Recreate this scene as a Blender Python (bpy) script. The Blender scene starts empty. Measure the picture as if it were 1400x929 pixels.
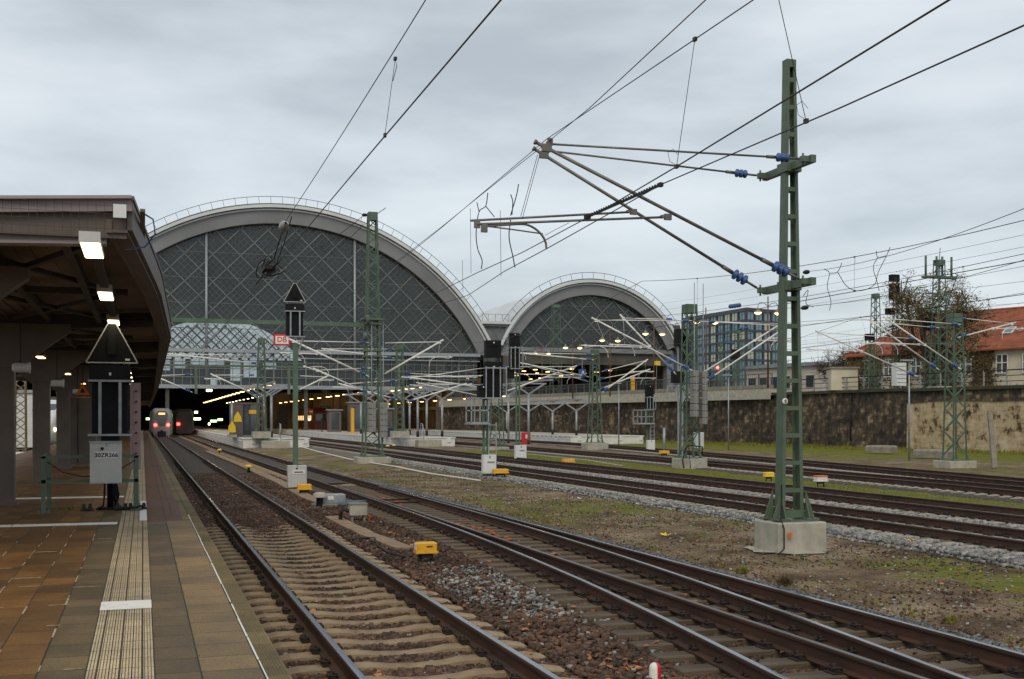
import bpy, bmesh, math, random
import numpy as np
from mathutils import Vector, Matrix
R=random.Random(7)
sc=bpy.context.scene
COL=sc.collection
# ---------------------------------------------------------------- camera and survey helpers
FPX=1565.0; TH=math.atan(505/FPX); CT=math.cos(TH); ST=math.sin(TH); EYE=2.09
def at(u,v,Y):                       # surveyed point of the photograph at distance Y along the tracks
    a=(u-700)/FPX; Z=Y/(CT-a*ST); return Vector((Z*(a*CT+ST),Y,(575-v)/FPX*Z+EYE))
def gp(u,v,z=-.2):                   # surveyed point on a level surface
    Z=FPX*(EYE-z)/(v-575); a=(u-700)/FPX; return Vector((Z*(a*CT+ST),Z*(CT-a*ST),z))
cam=bpy.data.cameras.new('camera'); co=bpy.data.objects.new('camera',cam); COL.objects.link(co)
co.location=(0,0,EYE); co.rotation_euler=(math.pi/2,0,-TH)
cam.sensor_width=36; cam.lens=36*FPX/1400; cam.shift_y=110.5/1400; cam.clip_end=5000; cam.clip_start=.1
sc.camera=co
# ---------------------------------------------------------------- materials
def nd(nt,t,**k):
    n=nt.nodes.new(t)
    for a,b in k.items(): setattr(n,a,b)
    return n
def mat(name,c1,c2=None,rough=.6,metal=0,scale=4,scale2=None,bump=0,bscale=None,coat=0,contrast=(.35,.65),detail=6,spec=.5,stretch=None,island=0,emit=None,es=0):
    m=bpy.data.materials.new(name); m.use_nodes=True; nt=m.node_tree; b=nt.nodes['Principled BSDF']
    b.inputs['Roughness'].default_value=rough; b.inputs['Metallic'].default_value=metal
    b.inputs['Specular IOR Level'].default_value=spec
    tc=nd(nt,'ShaderNodeTexCoord'); src=tc.outputs['Object']
    if stretch:
        mp=nd(nt,'ShaderNodeMapping'); mp.inputs['Scale'].default_value=stretch; nt.links.new(src,mp.inputs[0]); src=mp.outputs[0]
    if c2 is None: c2=tuple(x*.72 for x in c1)
    n=nd(nt,'ShaderNodeTexNoise'); n.inputs['Scale'].default_value=scale; n.inputs['Detail'].default_value=detail; n.inputs['Roughness'].default_value=.62
    nt.links.new(src,n.inputs['Vector'])
    r=nd(nt,'ShaderNodeValToRGB'); r.color_ramp.elements[0].position=contrast[0]; r.color_ramp.elements[1].position=contrast[1]
    r.color_ramp.elements[0].color=(*c1,1); r.color_ramp.elements[1].color=(*c2,1)
    nt.links.new(n.outputs[0],r.inputs[0]); out=r.outputs[0]
    if island:
        g=nd(nt,'ShaderNodeNewGeometry'); mr=nd(nt,'ShaderNodeMapRange'); mr.inputs[3].default_value=1-island; mr.inputs[4].default_value=1+island
        nt.links.new(g.outputs['Random Per Island'],mr.inputs[0])
        vm=nd(nt,'ShaderNodeVectorMath',operation='SCALE'); nt.links.new(out,vm.inputs[0]); nt.links.new(mr.outputs[0],vm.inputs['Scale']); out=vm.outputs[0]
    nt.links.new(out,b.inputs['Base Color'])
    if bump:
        n2=nd(nt,'ShaderNodeTexNoise'); n2.inputs['Scale'].default_value=bscale or scale*6; n2.inputs['Detail'].default_value=8
        nt.links.new(src,n2.inputs['Vector'])
        bp=nd(nt,'ShaderNodeBump'); bp.inputs['Strength'].default_value=bump; bp.inputs['Distance'].default_value=.02
        nt.links.new(n2.outputs[0],bp.inputs['Height']); nt.links.new(bp.outputs[0],b.inputs['Normal'])
    if coat: b.inputs['Coat Weight'].default_value=coat
    if emit:
        b.inputs['Emission Color'].default_value=(*emit,1); b.inputs['Emission Strength'].default_value=es
    return m
M={}
M['green']=mat('green mast paint',(.098,.140,.096),(.072,.108,.072),.5,scale=3,bump=.08)
M['green2']=mat('weathered green paint',(.10,.16,.115),(.065,.11,.075),.6,scale=2,bump=.08)
M['galv']=mat('galvanised steel',(.36,.39,.42),(.24,.27,.30),.45,metal=.35,scale=5)
M['tube']=mat('aluminium tube',(.80,.80,.78),(.66,.66,.64),.4,metal=0,scale=3)
M['tubed']=mat('weathered tube',(.20,.19,.17),(.12,.11,.10),.5,metal=.5,scale=3)
M['blue']=mat('blue insulator',(.04,.11,.32),(.03,.08,.22),.45)
M['brown']=mat('brown insulator',(.05,.022,.014),None,.3)
M['black']=mat('black signal enamel',(.005,.0055,.007),(.010,.011,.014),.65,spec=.2,scale=2)
M['blackr']=mat('black rubber',(.012,.012,.012),None,.7)
M['cable']=mat('overhead cable',(.035,.033,.03),(.06,.045,.035),.55,metal=.4)
M['conc']=mat('pale concrete',(.44,.42,.36),(.30,.29,.24),.85,scale=3,bump=.25,bscale=30)
M['concd']=mat('aged concrete',(.27,.25,.21),(.17,.155,.125),.85,scale=2.5,bump=.3,bscale=25)
M['white']=mat('white painted concrete',(.72,.73,.72),(.58,.59,.58),.7,scale=1.3,bump=.1)
M['wpaint']=mat('white road paint',(.75,.74,.70),(.52,.50,.46),.7,scale=9,bump=.1,contrast=(.5,.8))
M['cabinet']=mat('grey cabinet paint',(.50,.51,.50),(.42,.43,.42),.5,scale=2)
M['cabw']=mat('white cabinet paint',(.68,.70,.72),(.58,.60,.62),.5,scale=2)
M['yellow']=mat('yellow paint',(.75,.40,.02),(.55,.27,.015),.5,scale=12,contrast=(.5,.75))
M['yellow2']=mat('bright yellow paint',(.85,.62,.03),(.7,.45,.02),.5,scale=9)
M['orange']=mat('orange plastic',(.75,.14,.02),None,.5)
M['red']=mat('red paint',(.62,.02,.02),(.5,.02,.02),.45)
M['rail']=mat('rusty rail side',(.078,.034,.019),(.034,.017,.011),.75,metal=.1,scale=5,stretch=(1,.25,1),bump=.2)
M['railtop']=mat('polished rail head',(.30,.33,.38),(.17,.18,.20),.22,metal=.9,scale=6,stretch=(1,.1,1))
M['railtopd']=mat('worn rail head',(.16,.15,.15),(.085,.065,.055),.4,metal=.7,scale=4,stretch=(1,.1,1))
M['clip']=mat('rusty fastening',(.032,.019,.013),(.018,.012,.01),.8,scale=20)
M['sleeper']=mat('brown stained concrete sleeper',(.33,.25,.155),(.19,.135,.08),.85,scale=3.3,bump=.35,bscale=40)
M['sleeperl']=mat('light concrete sleeper',(.42,.39,.34),(.24,.20,.16),.85,scale=3.3,bump=.3,bscale=40)
M['timber']=mat('weathered timber sleeper',(.15,.115,.075),(.07,.05,.033),.85,scale=3,stretch=(.4,3,3),bump=.5,bscale=18)
M['stone']=mat('rust brown ballast stone',(.125,.068,.042),(.050,.029,.020),.85,scale=.9,island=.6,detail=3)
M['stoneg']=mat('grey ballast stone',(.30,.30,.29),(.17,.17,.165),.8,scale=.9,island=.55,detail=3)
M['stoneb']=mat('blue grey gravel',(.145,.16,.165),(.08,.09,.095),.7,scale=.9,island=.5,detail=3)
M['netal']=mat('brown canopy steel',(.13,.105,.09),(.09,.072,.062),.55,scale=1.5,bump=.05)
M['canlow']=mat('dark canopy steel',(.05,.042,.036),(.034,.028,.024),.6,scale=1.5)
M['ceil']=mat('beige corrugated ceiling',(.24,.185,.12),(.16,.12,.08),.7,scale=1.2)
M['fasc']=mat('grey mauve fascia',(.34,.285,.295),(.26,.22,.225),.5,scale=1)
M['hall']=mat('grey arch cladding',(.215,.23,.25),(.155,.165,.18),.75,scale=.12,bump=.05)
M['halld']=mat('sooty masonry',(.10,.095,.085),(.05,.047,.042),.85,scale=.3,bump=.1)
M['mem']=mat('white roof membrane',(.64,.68,.71),(.52,.55,.58),.6,scale=.2)
M['bar']=mat('pale glazing bar',(.19,.21,.21),(.13,.15,.15),.5,metal=.2,scale=.3)
M['fine']=mat('dark glazing bar',(.13,.15,.15),(.09,.105,.105),.5,metal=.2,scale=.3)
M['sand']=mat('warm sandstone',(.22,.14,.06),(.07,.045,.022),.85,scale=.35,bump=.2)
M['redroof']=mat('red tiled roof',(.33,.090,.035),(.17,.048,.024),.8,scale=1.1,bump=.4,bscale=5)
M['cream']=mat('cream render',(.62,.57,.46),(.50,.45,.36),.85,scale=.6)
M['ivy']=mat('autumn creeper',(.11,.065,.025),(.055,.05,.018),.85,scale=2,island=.4)
M['bark']=mat('bark',(.085,.062,.045),(.045,.033,.025),.9,scale=5,stretch=(1,1,.3),bump=.5)
M['leaf']=mat('sparse olive leaf',(.26,.175,.065),(.15,.13,.045),.7,scale=.5,island=.45)
M['grassm']=mat('moss green grass',(.13,.155,.012),(.20,.165,.02),.8,scale=.6,island=.4)
M['deadleaf']=mat('fallen leaf',(.42,.17,.05),(.30,.12,.04),.7,scale=.7,island=.5)
M['cloth']=mat('dark coat',(.02,.02,.025),None,.85)
M['skin']=mat('skin',(.45,.28,.20),None,.6)
M['trainw']=mat('white train paint',(.72,.73,.73),(.66,.67,.67),.3,scale=.5,coat=.3)
M['traing']=mat('pale grey train paint',(.24,.235,.22),(.19,.19,.18),.35,scale=.5)
M['office']=mat('dark blue grey cladding',(.055,.07,.09),(.04,.05,.065),.5,scale=.2)
def emis(name,c,s,base=(.5,.5,.5)): return mat(name,base,base,.5,emit=c,es=s)
M['lampw']=emis('lit warm white lamp',(1,.80,.45),9)
M['lampc']=emis('lit cream lamp panel',(1,.86,.50),7)
M['lamph']=emis('lit amber lamp',(1,.60,.20),6)
M['lampr']=emis('lit red lamp',(1,.03,.02),14)
M['lampg']=emis('lit display',(.5,1,.25),5)
M['lampo']=emis('lit orange display',(1,.25,.03),6)
M['lampy']=emis('lit yellow window',(1,.66,.25),1.2)
def glass(name,tint,gl=1.0,rough=.02,mix=.0,base=(.02,.025,.03)):
    m=bpy.data.materials.new(name); m.use_nodes=True; nt=m.node_tree; nt.nodes.clear()
    o=nd(nt,'ShaderNodeOutputMaterial'); t=nd(nt,'ShaderNodeBsdfTransparent'); t.inputs[0].default_value=(*tint,1)
    g=nd(nt,'ShaderNodeBsdfGlossy'); g.inputs['Roughness'].default_value=rough; g.inputs[0].default_value=(gl,gl,gl,1)
    fr=nd(nt,'ShaderNodeFresnel'); fr.inputs[0].default_value=1.5; mx=nd(nt,'ShaderNodeMixShader')
    nt.links.new(fr.outputs[0],mx.inputs[0]); nt.links.new(t.outputs[0],mx.inputs[1]); nt.links.new(g.outputs[0],mx.inputs[2])
    d=nd(nt,'ShaderNodeBsdfDiffuse'); n=nd(nt,'ShaderNodeTexNoise'); n.inputs['Scale'].default_value=.25
    rp=nd(nt,'ShaderNodeValToRGB'); rp.color_ramp.elements[0].color=(*base,1); rp.color_ramp.elements[1].color=(*[x*2.2 for x in base],1)  # mottled diffuse colour paints irregular reflections onto the panes
    tc=nd(nt,'ShaderNodeTexCoord'); nt.links.new(tc.outputs['Object'],n.inputs['Vector']); nt.links.new(n.outputs[0],rp.inputs[0]); nt.links.new(rp.outputs[0],d.inputs[0])
    m2=nd(nt,'ShaderNodeMixShader'); m2.inputs[0].default_value=mix
    nt.links.new(mx.outputs[0],m2.inputs[1]); nt.links.new(d.outputs[0],m2.inputs[2]); nt.links.new(m2.outputs[0],o.inputs[0]); return m
M['glass']=glass('tinted hall glazing',(.88,.92,.93),.8,.05,.27,(.052,.070,.078))
M['gable']=glass('clear gable glazing',(1,1,1),1,.05,.03)
M['window']=mat('dark window glass',(.03,.04,.05),(.05,.06,.07),.06,scale=1,spec=.9)
M['officeg']=mat('office window glass',(.06,.14,.19),(.14,.26,.31),.05,scale=.25,spec=1,contrast=(.4,.6))
# ---------------------------------------------------------------- mesh builder
class MB:
    def __init__(s): s.v=[];s.f=[];s.m=[];s.sm=[]
    def add(s,vs,fs,mi=0,smooth=False):
        b=len(s.v); s.v+= [tuple(x) for x in vs]; s.f+=[tuple(b+i for i in f) for f in fs]; s.m+=[mi]*len(fs); s.sm+=[smooth]*len(fs); return s
    def box(s,c,d,rz=0,mi=0,ch=0):
        x,y,z=[t/2 for t in d]; cr,sr=math.cos(rz),math.sin(rz)
        if ch:
            k=ch; o=[(x-k,y),(x,y-k),(x,-y+k),(x-k,-y),(-x+k,-y),(-x,-y+k),(-x,y-k),(-x+k,y)]
            o=o[::-1]; i=[(px*(x-k)/x if abs(px)==x else px,py*(y-k)/y if abs(py)==y else py) for px,py in o]
            ring=[(o,-z),(o,z-k),(i,z)]
            vs=[(px,py,zz) for r,zz in ring for px,py in r]; n=8
            fs=[tuple(range(n))]+[(j*n+(q+1)%n,j*n+q,(j+1)*n+q,(j+1)*n+(q+1)%n) for j in range(2) for q in range(n)]+[tuple(range(3*n-1,2*n-1,-1))]
        else:
            vs=[(a*x,b*y,e*z) for e in(-1,1) for b in(-1,1) for a in(-1,1)]
            fs=[(0,2,3,1),(4,5,7,6),(0,1,5,4),(2,6,7,3),(0,4,6,2),(1,3,7,5)]
        vs=[(c[0]+a*cr-b*sr,c[1]+a*sr+b*cr,c[2]+e) for a,b,e in vs]
        return s.add(vs,fs,mi)
    def fr(s,p,q,up=(0,0,1)):
        p=Vector(p);q=Vector(q);d=(q-p)
        if d.length<1e-6: d=Vector((0,0,1))
        d=d.normalized();u=Vector(up)
        if abs(d.dot(u))>.99: u=Vector((0,1,0))
        a=d.cross(u).normalized(); b=a.cross(d).normalized(); return p,q,a,b
    def bar(s,p,q,w,h=None,up=(0,0,1),mi=0,w2=None,h2=None):
        h=w if h is None else h; w2=w if w2 is None else w2; h2=h if h2 is None else h2
        p,q,a,b=s.fr(p,q,up)
        vs=[p+a*i*w/2+b*j*h/2 for i,j in((-1,-1),(1,-1),(1,1),(-1,1))]+[q+a*i*w2/2+b*j*h2/2 for i,j in((-1,-1),(1,-1),(1,1),(-1,1))]
        return s.add(vs,[(0,3,2,1),(4,5,6,7),(0,1,5,4),(1,2,6,5),(2,3,7,6),(3,0,4,7)][::1],mi)
    def tube(s,p,q,r,n=8,mi=0,r2=None):
        r2=r if r2 is None else r2; p,q,a,b=s.fr(p,q); vs=[]
        for c,rr in((p,r),(q,r2)):
            for i in range(n): t=2*math.pi*i/n; vs.append(c+a*rr*math.cos(t)+b*rr*math.sin(t))
        s.add(vs,[(i,(i+1)%n,n+(i+1)%n,n+i) for i in range(n)],mi,True)
        k=len(s.v)-2*n
        s.f+= [tuple(k+i for i in range(n-1,-1,-1)),tuple(k+n+i for i in range(n))]; s.m+=[mi]*2; s.sm+=[False]*2
        return s
    def path(s,pts,r,n=5,mi=0):
        pts=[Vector(p) for p in pts]; vs=[]; up=Vector((0,0,1)); L=len(pts)
        for i,p in enumerate(pts):
            d=(pts[min(i+1,L-1)]-pts[max(i-1,0)]).normalized(); u=up if abs(d.dot(up))<.95 else Vector((0,1,0))
            a=d.cross(u).normalized(); b=a.cross(d)
            for k in range(n): t=2*math.pi*k/n; vs.append(p+a*r*math.cos(t)+b*r*math.sin(t))
        fs=[(i*n+k,i*n+(k+1)%n,(i+1)*n+(k+1)%n,(i+1)*n+k) for i in range(L-1) for k in range(n)]
        return s.add(vs,fs,mi,True)
    def lathe(s,p,q,prof,n=12,mi=0):            # prof: (t along p->q in metres, radius)
        p,q,a,b=s.fr(p,q); d=(q-p).normalized(); vs=[]
        for t,r in prof:
            for i in range(n): g=2*math.pi*i/n; vs.append(p+d*t+a*r*math.cos(g)+b*r*math.sin(g))
        fs=[(j*n+i,j*n+(i+1)%n,(j+1)*n+(i+1)%n,(j+1)*n+i) for j in range(len(prof)-1) for i in range(n)]
        return s.add(vs,fs,mi,True)
    def prism(s,pts,a,b,axis='y',mi=0):          # pts polygon extruded between a and b on the axis
        n=len(pts); mk={'y':lambda p,t:(p[0],t,p[1]),'x':lambda p,t:(t,p[0],p[1]),'z':lambda p,t:(p[0],p[1],t)}[axis]
        vs=[mk(p,a) for p in pts]+[mk(p,b) for p in pts]
        fs=[tuple(range(n)),tuple(range(2*n-1,n-1,-1))]+[(i,n+i,n+(i+1)%n,(i+1)%n) for i in range(n)]
        return s.add(vs,fs,mi)
    def build(s,name,mats,parent=None,origin=None,fix=False):
        if not isinstance(mats,(list,tuple)): mats=[mats]
        o0=Vector(origin) if origin is not None else (ORG[parent.name] if parent is not None else Vector((0,0,0)))
        me=bpy.data.meshes.new(name)
        V=np.array(s.v,dtype=np.float64).reshape(-1,3)-np.array(o0)
        me.from_pydata([tuple(x) for x in V],[],s.f)
        for m in mats: me.materials.append(M[m] if isinstance(m,str) else m)
        me.polygons.foreach_set('material_index',s.m); me.polygons.foreach_set('use_smooth',s.sm)
        bm=bmesh.new(); bm.from_mesh(me); bmesh.ops.recalc_face_normals(bm,faces=bm.faces); bm.to_mesh(me); bm.free()
        me.update()
        o=bpy.data.objects.new(name,me); COL.objects.link(o); ORG[o.name]=o0
        if parent is not None: o.parent=parent
        else: o.location=o0
        return o
ORG={}
def cr(pts,n=5):
    P_=[Vector(p) for p in pts]; P_=[P_[0]*2-P_[1]]+P_+[P_[-1]*2-P_[-2]]; out=[]
    for i in range(1,len(P_)-2):
        a,b,c,d=P_[i-1:i+3]
        for k in range(n): t=k/n; out.append(.5*((2*b)+(c-a)*t+(2*a-5*b+4*c-d)*t*t+(3*b-a-3*c+d)*t**3))
    return out+[P_[-2]]
def tag(o,label,cat,group=None,kind=None):
    o['label']=label; o['category']=cat
    if group: o['group']=group
    if kind: o['kind']=kind
    return o
def thing(name,label,cat,loc,group=None):
    o=bpy.data.objects.new(name,None); COL.objects.link(o); o.location=loc; o.empty_display_size=.2
    ORG[o.name]=Vector(loc); return tag(o,label,cat,group)
def struct(name,mb,mats,label=None,cat=None):
    o=mb.build(name,mats) if isinstance(mb,MB) else mb
    o['kind']='structure'; o['label']=label or name.replace('_',' '); o['category']=cat or name.replace('_',' '); return o
def interp(path,t):                    # smooth (x,y) path: x at y=t by monotone lerp
    path=sorted(path,key=lambda p:p[1])
    if t<=path[0][1]: 
        (x0,y0),(x1,y1)=path[0],path[1]; return x0+(t-y0)*(x1-x0)/(y1-y0)
    for (x0,y0),(x1,y1) in zip(path,path[1:]):
        if t<=y1: return x0+(x1-x0)*(t-y0)/(y1-y0)
    return path[-1][0]
def smooth(path,step):
    ys=sorted(p[1] for p in path); out=[]; y=ys[0]
    while y<=ys[-1]+1e-6:
        w=6; out.append((sum(interp(path,min(max(y+k,ys[0]),ys[-1])) for k in (-w,-w/2,0,w/2,w))/5 if ys[0]+w<y<ys[-1]-w else interp(path,y),y)); y+=step
    return out
def text_mesh(txt,size,thick=.002):
    cu=bpy.data.curves.new('t','FONT'); cu.body=txt; cu.size=size; cu.offset=size*.018; cu.extrude=thick; cu.align_x='CENTER'; cu.align_y='CENTER'
    o=bpy.data.objects.new('t',cu); COL.objects.link(o); bpy.context.view_layer.update()
    me=bpy.data.meshes.new_from_object(o.evaluated_get(bpy.context.evaluated_depsgraph_get()))
    bpy.data.objects.remove(o); return me
def writing(name,txt,size,pos,m,parent,rz=0,sx=1):
    me=text_mesh(txt,size); o=bpy.data.objects.new(name,me); me.materials.clear(); me.materials.append(M[m])
    for v in me.vertices: v.co.x*=sx
    COL.objects.link(o); o.rotation_euler=(math.pi/2,0,rz); o.parent=parent; o.location=Vector(pos)-ORG[parent.name]; ORG[o.name]=Vector(pos); return o
# ---------------------------------------------------------------- world and light
w=bpy.data.worlds.new('World'); sc.world=w; w.use_nodes=True; nt=w.node_tree; nt.nodes.clear()
out=nd(nt,'ShaderNodeOutputWorld'); bg=nd(nt,'ShaderNodeBackground'); bg2=nd(nt,'ShaderNodeBackground'); add=nd(nt,'ShaderNodeAddShader')
sky=nd(nt,'ShaderNodeTexSky'); sky.sky_type='NISHITA'; sky.sun_disc=False; sky.sun_elevation=math.radians(38); sky.sun_rotation=math.radians(200); bg.inputs[1].default_value=.02
nt.links.new(sky.outputs[0],bg.inputs[0])
tc=nd(nt,'ShaderNodeTexCoord'); mp=nd(nt,'ShaderNodeMapping'); mp.inputs['Scale'].default_value=(1.1,1.1,4.2); mp.inputs['Rotation'].default_value=(0,.12,.4)
n=nd(nt,'ShaderNodeTexNoise'); n.inputs['Scale'].default_value=2.3; n.inputs['Detail'].default_value=9; n.inputs['Roughness'].default_value=.52
rp=nd(nt,'ShaderNodeValToRGB'); rp.color_ramp.interpolation='B_SPLINE'; e=rp.color_ramp.elements; e[0].position=.34; e[0].color=(.43,.475,.50,1); e[1].position=.64; e[1].color=(.76,.80,.82,1)
x=e.new(.48); x.color=(.60,.652,.68,1)
nt.links.new(tc.outputs['Generated'],mp.inputs[0]); nt.links.new(mp.outputs[0],n.inputs[0]); nt.links.new(n.outputs[0],rp.inputs[0]); nt.links.new(rp.outputs[0],bg2.inputs[0]); bg2.inputs[1].default_value=.95
nt.links.new(bg.outputs[0],add.inputs[0]); nt.links.new(bg2.outputs[0],add.inputs[1]); nt.links.new(add.outputs[0],out.inputs[0])
sl=bpy.data.lights.new('sun','SUN'); sl.energy=1.25; sl.angle=math.radians(30); sl.color=(1,.84,.60)
so=bpy.data.objects.new('sun',sl); COL.objects.link(so); so.rotation_euler=(math.radians(50),0,math.radians(-25))
sc.view_settings.view_transform='Standard'; sc.view_settings.look='None'; sc.view_settings.exposure=0; sc.view_settings.gamma=1
sc.cycles.use_denoising=True; sc.cycles.max_bounces=6; sc.cycles.transparent_max_bounces=24
# ---------------------------------------------------------------- track centre lines (x,y)
T1=[(2.45,-6),(2.45,300)]
T2B=[(6.77,-6),(6.77,8),(6.80,23),(6.66,30),(6.5,40),(6.42,58),(6.2,90),(6.2,300)]
T2A=[(4.0,-6),(4.72,2),(5.36,8),(5.90,11.5),(6.25,14.5),(6.52,18.5),(6.68,23),(6.66,30)]
T2A=[(3.9,-6),(4.9,2),(5.8,8),(6.05,11.2),(6.27,14.5),(6.52,18.5),(6.68,23),(6.66,30)]
T4=[(15.3,-6),(15.3,300)]
T5=[(19.0,-6),(19.1,22),(19.4,37),(19.4,300)]
T6=[(22.5,5),(25.7,28),(27.2,50),(28.3,85),(28.6,100),(28.6,300)]
T7=[(25.6,12),(29.6,33),(33.7,61),(36.9,86),(38.0,100),(38.1,300)]
T0=[(-7.45,8),(-7.45,300)]
# ---------------------------------------------------------------- ground sheet
def vnoise(x,y,s):
    return (math.sin(x*s*1.3+math.sin(y*s*.7)*2.1)+math.sin(y*s*1.1+math.sin(x*s*.9+1.7)*1.9)+math.sin((x+y)*s*.53+4))/3
xs=sorted(set([-1500,-400,-120,-50,-20]+[round(-9+i*.5,2) for i in range(145)]+[66,72,85,120,250,600,1500]))
ys=sorted(set([-600,-100,-30,-8]+[round(-4+i*.5,2) for i in range(110)]+[51+i*1.5 for i in range(60)]+[145,170,220,300,450,800,1600]))
TRK=[T1,T2B,T4,T5,T6,T7,T0]
def grassm(x,y):
    g=.10+.10*vnoise(x,y,.35)
    if 20.9<x<interp(T6,y)-1.9 and 8<y<85: g=.92
    if 8.2<x<13.4:                       # dirt yard with mossy patches
        g=.37+.24*vnoise(x,y,.45)
        if y<17 and x>9.4+.1*y: g+=.28*max(0,min(1,(x-9.6)/2))
    if 23<y<60 and 8.0<x<9.6: g+=.1
    if x>interp(T7,y)+2.2 and y<115: g=.42+.2*vnoise(x,y,.4)
    wx=61.1-(y-68)*.142
    if wx-17<x<wx+.5 and y<125: g=.62+.3*min(1,(x-wx+17)/8)
    for t in TRK[:3]:
        if abs(x-interp(t,y))<2.0: g=-.2
    if x<8.1: g=-.3
    return g
gv=[];ga=[]
for y in ys:
    for x in xs:
        z=-.245+.02*vnoise(x,y,1.7)*(1 if -9<x<60 and y<130 else 0)
        if -9<x<60 and 0<y<140:
            if min(abs(x-interp(t,y)) for t in TRK)<1.9 or x<8.2: z-=.06
        gv.append((x,y,z)); ga.append(grassm(x,y))
nx=len(xs)
gf=[(j*nx+i,j*nx+i+1,(j+1)*nx+i+1,(j+1)*nx+i) for j in range(len(ys)-1) for i in range(nx-1)]
me=bpy.data.meshes.new('ground'); me.from_pydata(gv,[],gf); at_=me.attributes.new('grass','FLOAT','POINT'); at_.data.foreach_set('value',ga)
gm=bpy.data.materials.new('gravelly dirt with moss'); gm.use_nodes=True; nt=gm.node_tree; b=nt.nodes['Principled BSDF']; b.inputs['Roughness'].default_value=.95; b.inputs['Specular IOR Level'].default_value=.2
tc=nd(nt,'ShaderNodeTexCoord'); OB=tc.outputs['Object']
def noi(s,d=6,r=.6):
    n=nd(nt,'ShaderNodeTexNoise'); n.inputs['Scale'].default_value=s; n.inputs['Detail'].default_value=d; n.inputs['Roughness'].default_value=r; nt.links.new(OB,n.inputs[0]); return n.outputs[0]
def ramp(i,*st):
    r=nd(nt,'ShaderNodeValToRGB'); e=r.color_ramp.elements; e[0].position,e[0].color=st[0][0],(*st[0][1],1); e[1].position,e[1].color=st[-1][0],(*st[-1][1],1)
    for p,c in st[1:-1]: q=e.new(p); q.color=(*c,1)
    nt.links.new(i,r.inputs[0]); return r.outputs[0]
def mixc(f,a,b_,bt='MIX'):
    m=nd(nt,'ShaderNodeMix',data_type='RGBA',blend_type=bt)
    if isinstance(f,float): m.inputs[0].default_value=f
    else: nt.links.new(f,m.inputs[0])
    nt.links.new(a,m.inputs[6]); nt.links.new(b_,m.inputs[7]); return m.outputs[2]
def math_(op,a,b_=None):
    m=nd(nt,'ShaderNodeMath',operation=op); m.use_clamp=op=='MULTIPLY_ADD'
    for i,v in enumerate((a,b_)):
        if v is None: continue
        if isinstance(v,(int,float)): m.inputs[i].default_value=v
        else: nt.links.new(v,m.inputs[i])
    return m.outputs[0]
dirt=ramp(noi(.8),(.36,(.085,.056,.033)),(.5,(.180,.127,.080)),(.64,(.295,.225,.155)))
speck=ramp(noi(26,3,.7),(.35,(.45,.42,.40)),(.5,(1,1,1)),(.66,(1.7,1.65,1.6)))
dirt=mixc(1.0,dirt,speck,'MULTIPLY')
grs=ramp(noi(3,8,.7),(.3,(.045,.055,.010)),(.5,(.125,.14,.012)),(.7,(.21,.185,.03)))
a=nd(nt,'ShaderNodeAttribute',attribute_name='grass')
gfac=math_('ADD',a.outputs['Fac'],math_('MULTIPLY',math_('SUBTRACT',noi(1.6,9,.72),.5),2.4))
gfac=ramp(gfac,(.42,(0,0,0)),(.62,(1,1,1)))
nt.links.new(mixc(gfac,dirt,grs),b.inputs['Base Color'])
bp=nd(nt,'ShaderNodeBump'); bp.inputs['Strength'].default_value=.9; bp.inputs['Distance'].default_value=.03
nt.links.new(math_('ADD',noi(22,4,.7),math_('MULTIPLY',noi(3),1.5)),bp.inputs['Height']); nt.links.new(bp.outputs[0],b.inputs['Normal'])
me.materials.append(gm); go=bpy.data.objects.new('ground',me); COL.objects.link(go); go['kind']='structure'; go['label']='gravelly dirt ground with mossy patches'; go['category']='ground'
A_2=[(5.84,30),(5.78,39),(5.70,50),(5.45,90),(5.45,300)]; D_2=[(7.25,39),(7.17,50),(6.95,90),(6.95,300)]
# ---------------------------------------------------------------- ballast beds
def bedmat(name,c1,c2,c3,vs):
    m=bpy.data.materials.new(name); m.use_nodes=True; nt=m.node_tree; b=nt.nodes['Principled BSDF']; b.inputs['Roughness'].default_value=.9
    tc=nd(nt,'ShaderNodeTexCoord'); v=nd(nt,'ShaderNodeTexVoronoi'); v.inputs['Scale'].default_value=vs; nt.links.new(tc.outputs['Object'],v.inputs[0])
    sp=nd(nt,'ShaderNodeSeparateColor'); nt.links.new(v.outputs['Color'],sp.inputs[0])
    r=nd(nt,'ShaderNodeValToRGB'); e=r.color_ramp.elements; e[0].color=(*c1,1); e[1].color=(*c3,1); q=e.new(.5); q.color=(*c2,1); nt.links.new(sp.outputs[0],r.inputs[0])
    v2=nd(nt,'ShaderNodeMapRange'); v2.inputs[2].default_value=.7; v2.inputs[3].default_value=1.1; v2.inputs[4].default_value=.25; v2.inputs[1].default_value=.1; nt.links.new(v.outputs['Distance'],v2.inputs[0])
    vm=nd(nt,'ShaderNodeVectorMath',operation='SCALE'); nt.links.new(r.outputs[0],vm.inputs[0]); nt.links.new(v2.outputs[0],vm.inputs['Scale']); nt.links.new(vm.outputs[0],b.inputs['Base Color'])
    bp=nd(nt,'ShaderNodeBump'); bp.inputs['Distance'].default_value=.03; bp.inputs['Strength'].default_value=1; bp.invert=True; nt.links.new(v.outputs['Distance'],bp.inputs['Height']); nt.links.new(bp.outputs[0],b.inputs['Normal']); return m
BEDB=bedmat('brown ballast bed',(.055,.036,.026),(.10,.065,.046),(.16,.11,.08),17)
BEDG=bedmat('grey ballast bed',(.13,.125,.12),(.22,.215,.205),(.34,.33,.31),16)
BEDD=bedmat('dull ballast bed',(.06,.047,.037),(.105,.083,.064),(.165,.135,.105),16)
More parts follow.
